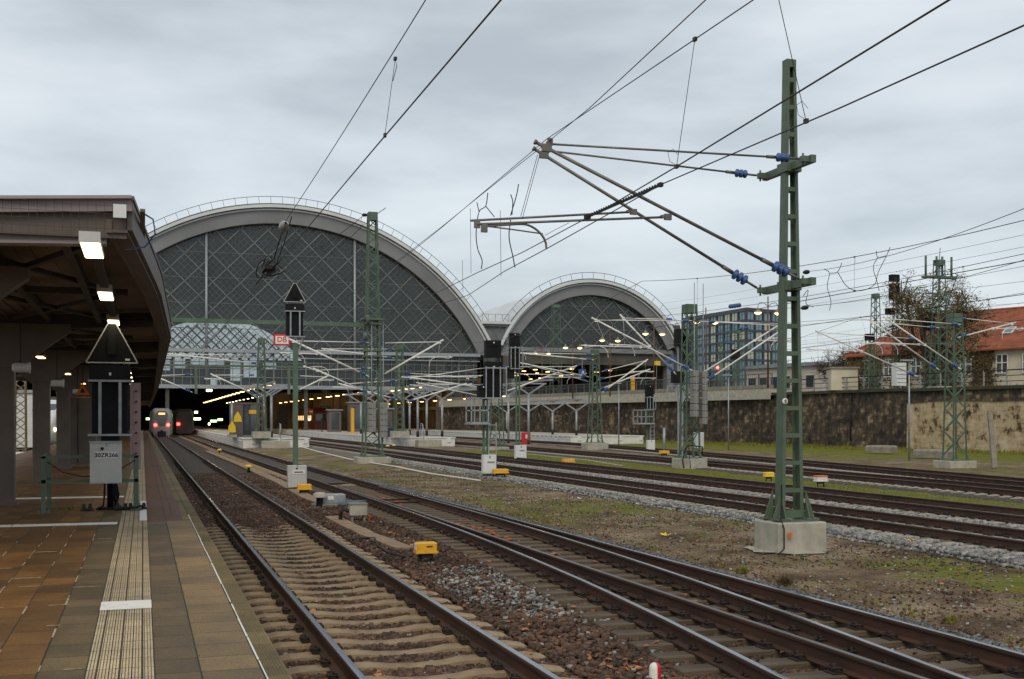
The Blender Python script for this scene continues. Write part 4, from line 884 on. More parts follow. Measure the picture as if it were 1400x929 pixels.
for u,v,Y,lab,cat,nm in((523,588,112,'dark blue waste bin beside the lattice mast of the middle platform','bin','waste_bin'),):
    p=at(532,598,101.5); tag(MB().lathe((p.x,101.5,.58),(p.x,101.5,1.5),[(0,.42),(.75,.55),(.85,.58),(.9,.5),(.9,0)],14).build(nm,mat('dark blue plastic',(.03,.05,.08),None,.5),origin=(p.x,101.5,.58)),lab,cat)
for u,lab in((487,'yellow pillar left of the tall lattice mast on the middle platform'),):
    p=at(482,585,130); tag(MB().box((p.x,130,2),(.35,.35,2.9),ch=.03).build('yellow_pillar','yellow',origin=(p.x,130,.585)),lab,'pillar')
for i,(u,w_,h_,Y,lab) in enumerate([(457,1.6,2.8,150,'left grey lift shaft block on the middle platform'),(490,2.6,3.8,150,'tall grey lift housing on the middle platform'),(527,1.1,2.6,112,'narrow grey booth right of the tall mast')]):
    p=at(u,590,Y); t=thing('platform_booth',lab,'booth',(p.x,Y,.585)); MB().box((p.x,Y,.585+h_/2),(w_,1.6,h_),ch=.03).build('housing','netal',t); MB().box((p.x,Y-.83,.585+h_*.5),(w_*.6,.06,h_*.75)).build('door','window',t); MB().box((p.x,Y,.585+h_+.06),(w_+.4,2,.12)).build('roof','galv',t)
# person
def person(x,y,z,h,label,rz):
    vs=[(0,0,.53),(0,0,.70),(0,.01,.80),(0,.01,.845),(0,.01,.93),(-.055,0,.50),(-.06,.01,.27),(-.06,.0,.03),(-.065,-.06,.015),(.055,0,.50),(.065,-.02,.27),(.065,.02,.03),(.065,-.05,.015),(-.105,0,.79),(-.125,0,.62),(-.12,-.04,.47),(.105,0,.79),(.125,.0,.62),(.10,-.07,.50)]
    es=[(0,1),(1,2),(2,3),(3,4),(0,5),(5,6),(6,7),(7,8),(0,9),(9,10),(10,11),(11,12),(2,13),(13,14),(14,15),(2,16),(16,17),(17,18)]
    rr=[.085,.08,.085,.035,.055,.055,.04,.03,.022,.055,.04,.03,.022,.04,.032,.022,.04,.032,.022]
    me=bpy.data.meshes.new('person'); me.from_pydata([tuple(h*c for c in v) for v in vs],es,[]); o=bpy.data.objects.new('person',me); COL.objects.link(o)
    md=o.modifiers.new('skin','SKIN'); 
    for i,r in enumerate(rr): me.skin_vertices[0].data[i].radius=(r*h,r*h*.8)
    me.skin_vertices[0].data[0].use_root=True; s=o.modifiers.new('sub','SUBSURF'); s.levels=1; s.render_levels=2
    me.materials.append(M['cloth']); o.location=(x,y,z); o.rotation_euler=(0,0,rz); tag(o,label,'person'); ORG[o.name]=Vector((x,y,z))
    hb=MB().lathe((0,.01*h,h*.885),(0,.01*h,h),[(0,.03),(.02,.085),(.08,.105),(.15,.10),(.2,.06),(.21,0)],12).build('hair','black',None,origin=(0,0,0)); hb.parent=o
    return o
person(22.3,150,.585,1.78,'person in a dark coat standing on the middle platform inside the hall',.4)
# ---------------------------------------------------------------- masts
def found(t,x,y,w,d,h,m='conc',z=-.25):
    MB().box((x,y,z+h/2),(w,d,h),ch=.025).build('foundation',m,t)
def lattice(t,x,y,z0,z1,wb,wt,mt='green',cap=True,bays=None,name='lattice'):
    mb=MB(); H=z1-z0; cs=[(-1,-1),(1,-1),(1,1),(-1,1)]
    W=lambda z:(wb+(wt-wb)*(z-z0)/H)/2
    for a,b in cs:
        for (ox,oy) in((-.5,0),(0,-.5)):
            mb.bar((x+a*(W(z0)+ox*.0),y+b*W(z0),z0),(x+a*W(z1),y+b*W(z1),z1),.09 if ox else .02,.02 if ox else .09,up=(0,1,0))
    z=z0+.25; k=0
    while z<z1-.35:
        dz=max(.45,W(z)*2*.8); z2=min(z+dz,z1-.15)
        for f,(a,b,c,d) in enumerate(((-1,-1,1,-1),(1,-1,1,1),(1,1,-1,1),(-1,1,-1,-1))):
            s_=k%2 if f%2==0 else (k+1)%2
            p=(x+a*W(z),y+b*W(z),z) if s_ else (x+c*W(z),y+d*W(z),z); q=(x+c*W(z2),y+d*W(z2),z2) if s_ else (x+a*W(z2),y+b*W(z2),z2); mb.bar(p,q,.055,.014,up=(0,1,0) if f%2==0 else (1,0,0))
        z=z2; k+=1
    if cap: mb.box((x,y,z1-.22),(wt+.06,wt+.06,.44))
    mb.box((x,y,z0+.02),(wb+.35,wb+.35,.04))
    for a,b in cs: mb.prism([(x+a*wb/2,z0),(x+a*(wb/2+.16),z0),(x+a*wb/2,z0+.45)],y+b*wb/2-.01,y+b*wb/2+.01)
    mb.build(name,mt,t); return W
INS=[(0,.03),(.03,.03),(.04,.085),(.07,.085),(.09,.035),(.12,.035),(.13,.085),(.16,.085),(.18,.035),(.21,.035),(.22,.085),(.25,.085),(.27,.03),(.30,.03)]
def insul(parent,p,q,at_,sc_=1.0,m='blue'):
    p,q=Vector(p),Vector(q); d=(q-p).normalized(); a=p+d*at_
    MB().lathe(a,q,[(t*sc_,r*sc_) for t,r in INS],12).build('insulator',m,parent)
def bow(x0,z0,x1,z1,n=8): return [(x0+(x1-x0)*i/n,z0+(z1-z0)*math.sin(i/n*math.pi/2)**3*1.0) for i in range(n+1)]
def cantilever(t,mx,y,zu,zl,tx,tz,tube='tube',r=.034,reg=None,steady=None,ty=None,sc_=1.0,cz=5.02):
    ty=y if ty is None else ty; s_=1 if tx>mx else -1; x0=mx+s_*.28
    U=Vector((x0,y,zu)); L=Vector((x0,y,zl)); T_=Vector((tx,ty,tz)); mb=MB()
    dU=(T_-U).normalized(); dL=(T_-L).normalized()
    mb.tube(U+dU*.55,T_+Vector((-s_*.12,0,.0)),r*.62); mb.tube(L+dL*.6,T_+dL*.25,r*1.15)
    mb.tube(U,U+dU*.2,.02); mb.tube(L,L+dL*.2,.03)
    mb.box((tx,ty,tz-.02),(.14,.07,.14))
    # registration tube
    k=.58; A=L+(T_-L)*k; rz=cz+.52
    k=max(.12,min(.85,(rz-zl)/(tz-zl))) if tz>zl else .5; A=L+(T_-L)*k; B=Vector((tx+s_*(.75 if reg is None else reg),ty,rz+.04)); mb.tube(A,B,r*.75)
    for q in(.12,.94): c=A.lerp(B,q); mb.box(c,(.10,.07,.09))
    for q in(.3,): c=L.lerp(T_,k); mb.box(c,(.12,.09,.12))
    mb.tube(T_,A.lerp(B,.62),.006,5)
    o=mb.build('cantilever',tube,t)
    insul(o,U,T_,.22,.85*sc_); insul(o,L,T_,.24,1.0*sc_)
    st=MB(); sx0=B.x-s_*.18; st.path([(sx0,ty,rz-.06),(sx0-s_*.35,ty,rz-.0),(sx0-s_*.75,ty,rz+.02),(sx0-s_*1.0,ty,rz-.06),(sx0-s_*1.15,ty,rz-.25),(sx0-s_*1.17,ty,cz+.02)],.017,6); st.build('steady_arm',tube,o)
    return o,sx0-s_*1.17
LINES=[]
# tall main mast
mx,my=11.06,18.05
t=thing('catenary_mast','tall green frame mast on a pale concrete block, nearest and largest on the right','catenary mast',(mx,my,-.25))
MB().box((mx,my-.03,.02),(.98,.84,.54),ch=.02).build('foundation','conc',t)
mb=MB(); 
for i in range(26): a=6.283*i/26; rr=.66*R.uniform(.75,1.15); mb.v.append((mx+rr*1.15*math.cos(a),my+rr*1.05*math.sin(a),-.225))
mb.f.append(tuple(range(26))); mb.m.append(0); mb.sm.append(False)
tag(mb.build('concrete_spill','conc',origin=(mx,my,-.22)),'ragged pale concrete spill around the block of the tallest near mast','concrete spill',kind='stuff')
z0,z1=.29,8.55; mb=MB(); W=lambda z:.222-(.222-.088)*(z-z0)/(z1-z0)
for s_ in(-1,1):
    a,b=W(z0),W(z1); mb.bar((mx+s_*a,my,z0),(mx+s_*b,my,z1),.012,.24,up=(0,1,0),h2=.15)
    for q in(-1,1): mb.bar((mx+s_*(a-.032),my+q*.12,z0),(mx+s_*(b-.026),my+q*.075,z1),.065,.012,up=(0,1,0),w2=.05)
z=z0+.55
while z<z1-.2:
    for q in(-1,1): mb.box((mx,my+q*(.117-.045*(z-z0)/8.3),z),(2*W(z)-.03,.012,.075))
    z+=.49
mb.box((mx,my,z1-.06),(.19,.16,.14)); mb.build('frame','green',t)
mb=MB(); mb.box((mx,my,.305),(.72,.62,.03))
for s_ in(-1,1):
    for q in(-1,1):
        mb.prism([(mx+s_*.24,.31),(mx+s_*.44,.31),(mx+s_*.24,.85)],my+q*.15-.008,my+q*.15+.008); mb.box((mx+s_*.30,my+q*.2,.33),(.26,.22,.03)); mb.tube((mx+s_*.34,my+q*.24,.33),(mx+s_*.34,my+q*.24,.40),.018,6); mb.prism([(my+q*.15,.31),(my+q*.30,.31),(my+q*.15,.70)],mx+s_*.24-.008,mx+s_*.24+.008,axis='x')
mb.box((mx,my-.14,.42),(.4,.012,.14)); mb.build('base_gussets','green',t)
MB().path([(mx-.26,my-.17,.95),(mx-.27,my-.2,.5),(mx-.38,my-.34,.36),(mx-.42,my-.52,.2),(mx-.42,my-.52,-.15),(mx-.6,my-.65,-.22)],.014,6).build('earth_cable','blackr',t)
MB().box((mx-.30,my-.51,.08),(.07,.006,.09)).build('spray_mark','orange',t)
pl=MB(); pl.lathe((mx-.165,my-.128,2.43),(mx-.165,my-.143,2.43),[(0,.055),(.012,.055),(.013,0)],16); pl.build('number_plate','wpaint',t); writing('lettering','9',.085,(mx-.165,my-.148,2.43),'blackr',t)
yA,yB=my-.72,my+.72
for z in(6.62,4.50):
    mb=MB(); mb.bar((mx-.02,yA-.1,z),(mx-.02,yB+.1,z),.10,.13); mb.box((mx,my,z),(.30,.34,.17)); 
    for y in(yA,yB): mb.box((mx-.12,y,z),(.18,.10,.10)); mb.tube((mx-.17,y,z-.1),(mx-.17,y,z+.1),.02,6)
    mb.build('bracket','green',t)
def maincant(y,topend,tip,l0,reg0,reg1):
    U=Vector((mx-.2,y,6.62)); L=Vector((mx-.2,y,4.52)); T_=at(*tip,y); mb=MB()
    dU=(T_-U).normalized(); dL=(T_-L).normalized()
    mb.tube(U+dU*.62,T_+Vector((.2,0,-.02)),.018); mb.tube(L+dL*.75,T_,.030); mb.tube(U+dU*.05,U+dU*.28,.02); mb.tube(L+dL*.05,L+dL*.3,.024); mb.tube(U+dU*.52,U+dU*.68,.03); mb.tube(L+dL*.62,L+dL*.85,.04)
    tt=T_-dL*.22; mb.box(tt,(.16,.06,.12)); mb.tube(T_-dL*.03,T_+dL*.005,.045); mb.box(tt+Vector((.06,0,.10)),(.08,.05,.12)); mb.tube(tt+Vector((.05,-.12,.12)),tt+Vector((.05,.12,.12)),.018)
    A=at(*reg0,y); B=at(*reg1,y); mb.tube(A,B,.020); mb.box(A,(.12,.06,.10)); mb.box(B-Vector((-.12,0,.05)),(.10,.05,.14)); mb.box(A-Vector((.1,0,0)),(.05,.09,.05))
    o=mb.build('cantilever','tubed',t); 
    insul(o,U,T_,.24,.9); insul(o,L,T_,.28,1.15)
    return o,T_,A,B
oB,TB,A1,B1=maincant(yB,None,(729,203),None,(866,290),(643,302)); oA,TA,A2,B2=maincant(yA,None,(731,194),None,(913,297),(652,307))
a_=[at(u,v,yA) for u,v in((662,310),(690,308),(716,307),(730,312),(741,322),(746,332),(747,340))]; MB().path(cr(a_),.018,6).build('steady_arm','tubed',oA); MB().path([at(u,v,yA) for u,v in((668,310),(700,314),(742,320))],.012,6).build('steady_arm','tubed',oA)
a_=[at(u,v,yB) for u,v in((656,306),(690,305),(708,306))]; MB().path(a_,.014,6).build('steady_arm','tubed',oB)
mb=MB(); 
for u,v,u2,v2 in((735,212,712,296),(738,212,714,300)): mb.tube(at(u,v,yA),at(u2,v2,yA),.005,5)
mb.path([at(745,322,yA),at(760,314,yA),at(778,305,yA)],.004,4); mb.build('stay_wires','cable',oA)
# ---------------------------------------------------------------- overhead lines
def sagpts(p,q,sag,n=14): p=Vector(p);q=Vector(q); return [p.lerp(q,i/n)-Vector((0,0,4*sag*(i/n)*(1-i/n))) for i in range(n+1)]
def line(label,cw,ms,sag=.9,r=.0075,rm=.006,drop=(5,),drops=True,nd_=None):
    """contact wire points cw, messenger support points ms"""
    t=thing('overhead_line',label,'overhead line',cw[0]); MB().path([Vector(p) for p in cw],r,6).build('contact_wire','cable',t)
    mp_=[]; 
    for p,q in zip(ms,ms[1:]): mp_+=sagpts(p,q,sag)[(1 if mp_ else 0):]
    MB().path(mp_,rm,6).build('messenger_wire','cable',t)
    if drops:
        for p,q in zip(ms,ms[1:]):
            L=(Vector(q)-Vector(p)).length; n=max(2,int(L/7))
            for i in range(n):
                k=(i+.5)/n; a=Vector(p).lerp(Vector(q),k)-Vector((0,0,4*sag*k*(1-k)))
                cx_=interp([(c[0],c[1]) for c in cw],a.y); cz_=interp([(c[2],c[1]) for c in cw],a.y)
                if a.z-cz_<.05: continue
                mb=MB(); mb.tube(a,(cx_,a.y,cz_),.0035,4); mb.box(a,(.03,.05,.03)); mb.box((cx_,a.y,cz_+.01),(.03,.05,.04)); mb.path([a+Vector((0,0,-.02)),a+Vector((0,-.05,-.08)),a+Vector((0,0,-.16))],.003,4); mb.build('dropper','cable',t)
    return t
CZ=5.0
# line over the platform track, with section insulator
c0=at(678,0,0) if False else None
t=line('pair of wires over the main track beside the near platform',[(2.36,2.0,5.0),(2.36,12.1,5.0),(2.40,23,5.02),(2.5,60,5.1),(2.6,178,5.3)],[(2.60,1.5,6.55),(2.42,22,5.62),(2.5,60,6.6),(2.6,110,6.6),(2.6,178,6.9)],sag=.12,r=.0075,drops=False)
mb=MB()
for y,zm in((11.6,5.85),(21.0,5.66)):
    a=Vector((2.5 if y<15 else 2.42,y+.1,zm)); 
    mb=MB(); mb.tube(a,(2.37,y,5.02),.004,4); mb.box(a,(.03,.05,.03)); mb.box((2.37,y,5.02),(.025,.05,.04)); mb.path([a,a+Vector((.0,-.08,-.10)),a+Vector((-.03,-.02,-.24))],.004,5); mb.build('dropper','cable',t)
t=thing('section_insulator','section insulator with looped runners hung in the wires of the platform track','section insulator',(2.42,22.6,5.1))
MB().lathe((2.42,20.6,5.60),(2.40,21.5,5.45),[(0,.02),(.05,.05),(.12,.085),(.2,.095),(.28,.085),(.35,.05),(.45,.02)],14).build('insulator',mat('grey porcelain',(.28,.29,.30),None,.3),t)
mb=MB(); 
for cx_,cz_,rx,rz_ in((2.26,5.02,.16,.15),(2.44,5.04,.20,.13),(2.36,5.10,.14,.17)): mb.path([(cx_+rx*math.cos(a),22.6+.35*math.sin(a*2),cz_+rz_*math.sin(a)) for a in[i*math.pi/9 for i in range(19)]],.012,5)
mb.path([(2.42,20.9,5.56),(2.40,21.6,5.36),(2.39,22.2,5.18),(2.3,22.6,5.1)],.014,5); mb.path([(2.50,20.4,5.68),(2.48,21.3,5.36),(2.40,22.0,5.03)],.010,5); mb.box((2.33,22.6,5.03),(.22,.6,.07)); mb.tube((2.40,21.5,5.03),(2.36,23.6,5.02),.022,6); mb.tube((2.20,22.3,4.88),(2.16,23.4,4.80),.014,6)
mb.build('runners','blackr',t)
# the two turnout lines carried by the main mast
def P(u,v,Y): return at(u,v,Y)
cwA=[P(1660,-70,4.4),P(1400,35,6.8),P(1146,149,9.3),P(905,252,13.4),P(748,340,yA),P(690,371,20.6),P(640,404,27)]; e=cwA[-1]; cwA+=[Vector((6.2,45,5.05)),Vector((6.4,98,5.1)),Vector((6.3,178,5.3))]
cwB=[P(1500,-110,4.6),P(1298,0,6.0),P(925,228,11),P(835,281,14.3),P(715,345,yB),P(655,372,21.5),P(600,399,28)]
cwB+=[Vector((5.6,45,5.05)),Vector((6.2,98,5.1))]
msA=[P(1100,-60,8.0),P(1030,0,9.2),P(950,54,10.4),P(748,190,yA)]
def rawline(label,cw,ms1,ms2,sag2,dr=()):
    t=thing('overhead_line',label,'overhead line',cw[0]); MB().path(cw,.0075,6).build('contact_wire','cable',t); m=list(ms1)
    for p,q in zip(ms2,ms2[1:]): m+=sagpts(p,q,sag2)[1:]
    MB().path(m,.006,6).build('messenger_wire','cable',t)
    for a,b in dr:
        mb=MB(); mb.tube(a,b,.0035,4); mb.box(a,(.03,.05,.04)); mb.box(b,(.03,.05,.04)); mb.path([b+Vector((.0,0,.01)),b+Vector((-.08,0,.05)),b+Vector((-.10,0,.14)),b+Vector((-.04,0,.18)),b+Vector((.02,0,.12))],.003,4); mb.build('dropper','cable',t)
    return t
rawline('pair of turnout wires passing in front of the tall mast to the upper right',cwA,msA,[P(733,200,yA),Vector((6.0,61,6.7)),Vector((6.3,98,6.6)),Vector((6.3,178,6.9))],.75,[(P(950,54,10.4),P(925,228,10.9)),(P(1058,-30,8.1),P(1102,166,9.2))])
rawline('wires of the diverging turnout route, leaving at the top edge',cwB,[P(1010,-50,8.2),P(965,0,9.4),P(806,148,14),P(752,192,yB)],[P(731,205,yB),Vector((5.6,61,6.7)),Vector((6.2,98,6.6))],.75)
t=thing('wire_clamp','toothed clamp splice where the two turnout wires cross','clamp',P(850,275,13)); a,b=P(803,297,14.6),P(903,253,13.0); mb=MB(); mb.bar(a,b,.012,.035)
for i in range(30): c=a.lerp(b,i/29); mb.box(c+Vector((0,0,.022)),(.012,.03,.02))
mb.box(a,(.07,.09,.06)); mb.box(b,(.05,.07,.05)); mb.build('splice','blackr',t)
# jumpers at the main mast
t=thing('jumper_cables','curved jumper cables and droppers hanging left of the long cantilevers','jumper cable',P(660,320,yB))
for pts,Y,r in(([(667,264),(664,282),(655,290),(651,318),(653,340),(659,356),(658,368)],24,.011),([(664,282),(676,297)],24,.010),([(652,277),(655,290)],24,.010),([(709,252),(706,268),(698,295)],21,.010),([(698,266),(701,276),(700,294)],21,.010),([(698,301),(696,325),(701,350),(704,366)],21,.011)):
    MB().path(cr([P(u,v,Y) for u,v in pts]),r,6).build('cable','blackr',t)
for u,v,v2,Y in((643,285,374,26),(684,288,378,21.6),(632,356,400,28)): MB().path([P(u,v,Y),P(u+1,v2,Y)],.005,4).build('dropper','cable',t)
# ---------------------------------------------------------------- other masts
def mast(label,x,y,z1,wb,wt,fw=1.4,fh=.5,base=-.25,name='catenary_mast',cat='catenary mast',mt='green2',sub=0):
    t=thing(name,label,cat,(x,y,base)); found(t,x,y,fw,fw*.85,fh,z=base)
    lattice(t,x,y,base+fh,z1,wb,wt,mt); return t
# portal mast
xm,ym=11.95,61.9
M1=mast('tallest lattice mast in front of the large arch, carrying the green beam','' or xm,ym,13.45,.95,.42,1.8,.35)
for z_,w_ in((7.6,1.2),(7.35,.9),(5.6,.95),(5.9,.9)): MB().box((xm,ym,z_),(w_,.85,.10)).build('bracket','green',M1)
mb=MB(); a=at(232,434,ym-1.5); mb.bar((a.x-8,ym,a.z),(xm,ym,a.z-.02),.28,.22); mb.build('cross_beam','green2',M1)
o=MB().lathe((xm-.6,ym-.2,13.25),(xm-.2,ym,13.3),[(0,.03),(.08,.09),(.25,.09),(.35,.03)],8).build('insulator','blackr',M1)
MB().bar((xm,ym,13.2),(xm+.75,ym,13.75),.05).build('spike','galv',M1)
cantilever(M1,xm,ym+.6,6.35,4.35,15.9,6.5,cz=5.1,r=.045,sc_=1.2,ty=ym+.6); cantilever(M1,xm,ym-.6,6.3,4.45,7.6,6.3,cz=5.1,r=.045,sc_=1.2); cantilever(M1,xm,ym-1.1,4.9,3.5,8.8,4.75,cz=4.4,r=.03,sc_=1.0)
t=thing('overhead_line','sloping feeder wires from the top of the tallest lattice mast down to the left','feeder wire',(xm,ym,13.3)); 
for q in(0,.5): MB().path(sagpts((xm-.5,ym,13.25-q),at(372,372,70) if q==0 else at(400,380,70),.3),.016,5).build('wire','cable',t)
def weights(label,x,y,z0,n,w=.42):
    t=thing('tension_weight',label,'tension weight',(x,y,z0),'stacked tension weights')
    for i in range(n): MB().box((x,y,z0+.16+i*.32),(w,.42,.28),ch=.02).build('weight',M.setdefault('weight',mat('grey cast weight',(.24,.24,.23),(.17,.17,.16),.7)),t)
    mb=MB(); mb.tube((x,y,z0-.05),(x,y,z0+n*.32+4.2),.02,5); mb.box((x,y-.22,z0+n*.16),(.03,.02,n*.32)); mb.build('rod','galv',t)
weights('left stack of grey weights on the tallest lattice mast',xm-.18,ym-.75,1.45,5); weights('right stack of grey weights beside the tallest lattice mast',xm+.45,ym-.75,1.15,6)
for q,(u,v) in enumerate(((503,437),(499,460))):
    p=at(u,v,ym-.7); MB().lathe((p.x-.07,p.y,p.z),(p.x+.07,p.y,p.z),[(0,0),(0,.22),(.03,.25),(.11,.25),(.14,.22),(.14,0)],14).build('tension_wheel','fine',M1)
mP2=mast('lattice mast standing on the island platform right of the turnout',9.55,98.6,9.05,.75,.45,1.5,.55,.585-.0,mt='green2')
mb=MB(); mb.bar((1.5,98.6,6.65),(14.6,98.6,6.65),.20,.16); 
for u in(268,395): 
    p=at(u,501,98.6); mb.bar((p.x,98.6,6.65),(p.x,98.6,4.3),.22,.16)
mb.build('cross_beam','green2',mP2)
cantilever(mP2,9.4,98.2,5.9,4.2,5.6,5.85,cz=5.0,r=.055,sc_=1.6); cantilever(mP2,at(268,501,98.6).x,98.4,5.9,4.4,.9,5.75,cz=5.0,r=.055,sc_=1.6); cantilever(mP2,at(395,501,98.6).x,98.2,5.9,4.4,14.9,5.8,cz=5,r=.055,sc_=1.6)
cantilever(mP2,9.7,99.2,7.6,6.9,2.2,7.6,cz=6.9,r=.05,sc_=1.5)
mP3=mast('lattice mast standing on the middle island platform',21.55,99,8.75,.72,.5,1.5,.55,.585)
cantilever(mP3,21.5,98.4,5.6,3.9,16.3,5.2,cz=4.4,r=.055,sc_=1.6); cantilever(mP3,21.7,98.2,5.1,3.7,27.2,5.3,cz=4.8,r=.055,sc_=1.6); cantilever(mP3,21.7,99.6,6.3,6.0,28.6,6.0,cz=5.6,r=.045,sc_=1.6); cantilever(mP3,21.5,99.6,8.4,7.6,15.0,8.3,cz=7.6,r=.045,sc_=1.6)
m680=mast('lattice mast half hidden behind the twin signals before the pier of the halls',26.5,86.5,8.1,1.15,.6,1.9,.25)
cantilever(m680,26.5,86,6.3,4.2,33.0,6.4,cz=5,r=.05,sc_=1.5); cantilever(m680,26.5,86.9,6.3,4.6,19.8,5.4,cz=4.9,r=.05,sc_=1.5); cantilever(m680,26.5,87.5,4.9,3.9,20.6,5.0,cz=4.3,r=.04,sc_=1.4)
m817=mast('lattice mast on a pale block in front of the right platform, below the smaller arch',34.5,85.3,7.75,.9,.48,1.75,.55)
cantilever(m817,34.5,84.8,7.35,6.9,27.9,7.35,cz=6.8,r=.05,sc_=1.5); cantilever(m817,34.7,85.0,6.0,4.3,38.8,6.9,cz=5.5,r=.05,sc_=1.5); cantilever(m817,34.7,85.9,5.4,4.5,39.4,6.2,cz=5.0,r=.05,sc_=1.5); cantilever(m817,34.5,85.9,5.2,5.6,28.6,6.6,cz=5.2,r=.045,sc_=1.5)
m940=mast('green lattice mast on a pale block between the smaller arch and the tallest mast',25.3,50.3,7.72,.72,.5,1.35,.50)
cantilever(m940,25.3,49.4,6.85,4.45,20.05,6.75,cz=5,r=.036,sc_=1.2); cantilever(m940,25.3,51.2,7.05,4.35,22.2,7.05,cz=5.2,r=.036,sc_=1.2); cantilever(m940,25.5,49.6,6.85,3.95,30.3,6.75,cz=5.6,r=.034,sc_=1.2); cantilever(m940,25.5,51.2,7.0,4.05,30.9,7.0,cz=5.6,r=.034,sc_=1.2)
mb=MB(); mb.path([(25.0,49.8,.9),(24.7,49.5,.75),(24.5,49.45,.2),(24.55,49.4,-.2)],.04,6); mb.path([(25.0,49.8,.9),(24.85,49.45,.6),(24.9,49.4,-.2)],.03,6); mb.path([(25.0,49.8,.9),(25.7,49.7,.8),(25.8,50,.4)],.035,6); mb.build('cable_loops','blackr',m940)
weights('left stack of grey weights on the mast right of the smaller arch',25.15,49.5,2.25,7,.28); weights('right stack of grey weights on the mast right of the smaller arch',25.62,49.5,1.9,8,.28)
p=at(955,602,53); tag(MB().box((p.x,53,p.z),(.45,.35,.8),ch=.01).build('relay_box','cabw',origin=p),'white relay box behind the mast right of the smaller arch','cabinet')
m1310=mast('lattice mast on a pale block in front of the light wall at the right',38.1,47.0,7.35,.78,.48,1.55,.36)
cantilever(m1310,38.1,46.2,6.75,4.55,33.6,6.9,cz=5.2,r=.034,sc_=1.2); cantilever(m1310,38.1,47.8,6.7,4.6,33.9,6.9,cz=5.3,r=.034,sc_=1.2); cantilever(m1310,37.6,48.8,6.2,4.3,31.6,6.4,cz=5.0,r=.034,sc_=1.2); cantilever(m1310,38.3,47.4,7.2,6.2,41.9,7.0,cz=6.2,r=.03,sc_=1.1)
# high level masts beyond the wall
def topmast(label,u,vt,Z_Y,wb,wt,arms=False):
    p=at(u,vt,Z_Y); t=thing('catenary_mast',label,'catenary mast',(p.x,Z_Y,4.7)); lattice(t,p.x,Z_Y,4.7,p.z,wb,wt,'green2'); found(t,p.x,Z_Y,1.4,1.4,.3,z=4.55)
    if arms:
        mb=MB(); mb.box((p.x,Z_Y,p.z-1.4),(3.0,.6,.18)); mb.box((p.x+1.6,Z_Y,p.z-1.3),(1.4,.08,.08))
        for dx in(-1.3,-.25,.3,1.2): mb.tube((p.x+dx,Z_Y,p.z-1.4),(p.x+dx,Z_Y,p.z+.3),.09,8)
        mb.box((p.x,Z_Y,p.z-.05),(1.0,.3,.08)); mb.tube((p.x,Z_Y,p.z),(p.x+.1,Z_Y,p.z+1),.03,5)
        for k in(1,2,3,4): mb.box((p.x,Z_Y,p.z-1.4-k*1.35),(2.6-.3*(k%2),.12,.12))
        mb.build('cross_arms','green2',t)
    return t
topmast('tall green switch mast with cross arms in front of the red roofed house',1284,356,78,1.0,.6,True)
topmast('slim green lattice mast rising behind the wall left of the big tree',1197,402,92,.9,.5); topmast('green lattice mast beside the brown lamp poles in front of the office block',1009,452,150,1.0,.6); topmast('thin green mast left of the office block foot',985,470,160,.9,.5)
t=topmast('tall olive lattice mast standing in front of the smaller arch',760,417,150,1.4,.9)
# ---------------------------------------------------------------- contact lines of the other tracks
def wireset(label,X,supports,sag=.85,cz=5.02,zm=6.6,r=.009):
    cw=[(X(y),y,cz) for y in[supports[0]+i*(supports[-1]-supports[0])/24 for i in range(25)]]
    ms=[(X(y),y,zm) for y in supports]; return line(label,cw,ms,sag,r=r,rm=.008)
wireset('overhead wires above the first track behind the tall mast',lambda y:15.4,(3,34,62.4,99,140,178))
wireset('overhead wires above the second track behind the tall mast',lambda y:19.5,(5,50,86,140,178),zm=6.75)
wireset('overhead wires above the curving track past the weights mast',lambda y:interp(T6,y)+1.0,(12,50.5,86,140,178),cz=5.3,zm=6.9)
wireset('overhead wires above the farthest low track beside the stone wall',lambda y:interp(T7,y)+.6,(18,47,85,140,178),cz=5.3,zm=6.9)
for i,(xx,zc,zm) in enumerate(((62.5,10.0,11.6),(67.5,10.2,11.8),(71.5,10.2,11.9))):
    wireset('%s overhead line above the raised tracks beyond the stone wall'%['nearest','middle','farthest'][i],lambda y,xx=xx:xx-(y-60)*.02+4,(25,78,130,178),cz=zc,zm=zm,r=.012)
t=thing('overhead_line','long feeder wires running high over the right side behind the tall mast','feeder wire',(40,60,12))
for i,(a,b,sg) in enumerate([((792,300+60,0),0,0)] if False else []): pass
def farwire(u0,v0,Y0,u1,v1,Y1,sag=.4,r=.011): MB().path(sagpts(at(u0,v0,Y0),at(u1,v1,Y1),sag),r,5).build('wire','cable',t)
for u0,v0,Y0,u1,v1,Y1 in((905,415,178,1500,300,42),(905,424,178,1500,318,44),(925,432,150,1500,372,45),(930,440,140,1500,345,40),(960,450,120,1500,402,44),(1098,372,48,1500,244,20),(1098,420,48,1520,316,28),(1120,470,110,1500,425,70)): farwire(u0,v0,Y0,u1,v1,Y1)
tt=thing('line_insulator','dark strain insulator in the wires just right of the tall mast','insulator',at(1103,373,47))
p,q=at(1098,373,47.5),at(1112,371,46.5); MB().lathe(p,q,[(0,.03),(.15,.09),(.35,.11),(.5,.09),(.6,.03)],10).build('body','blackr',tt); p,q=at(1095,422,47.5),at(1112,419,46.5); MB().lathe(p,q,[(0,.03),(.15,.09),(.35,.11),(.5,.09),(.6,.03)],10).build('body','blackr',tt)
tt=thing('jumper_cables','looping jumper cables hanging from the wires right of the tall mast','jumper cable',at(1160,380,45))
for pts in([(1127,368),(1134,374),(1131,392),(1136,412),(1134,425)],[(1134,374),(1145,372),(1151,360)],[(1145,372),(1158,392),(1175,398),(1195,390),(1201,372),(1212,350),(1217,338)],[(1198,343),(1200,352),(1211,350)],[(1200,352),(1194,366),(1199,385),(1202,398)],[(1098,405),(1105,397),(1102,415),(1112,420)]): MB().path(cr([at(u,v,46) for u,v in pts]),.016,6).build('cable','blackr',tt)
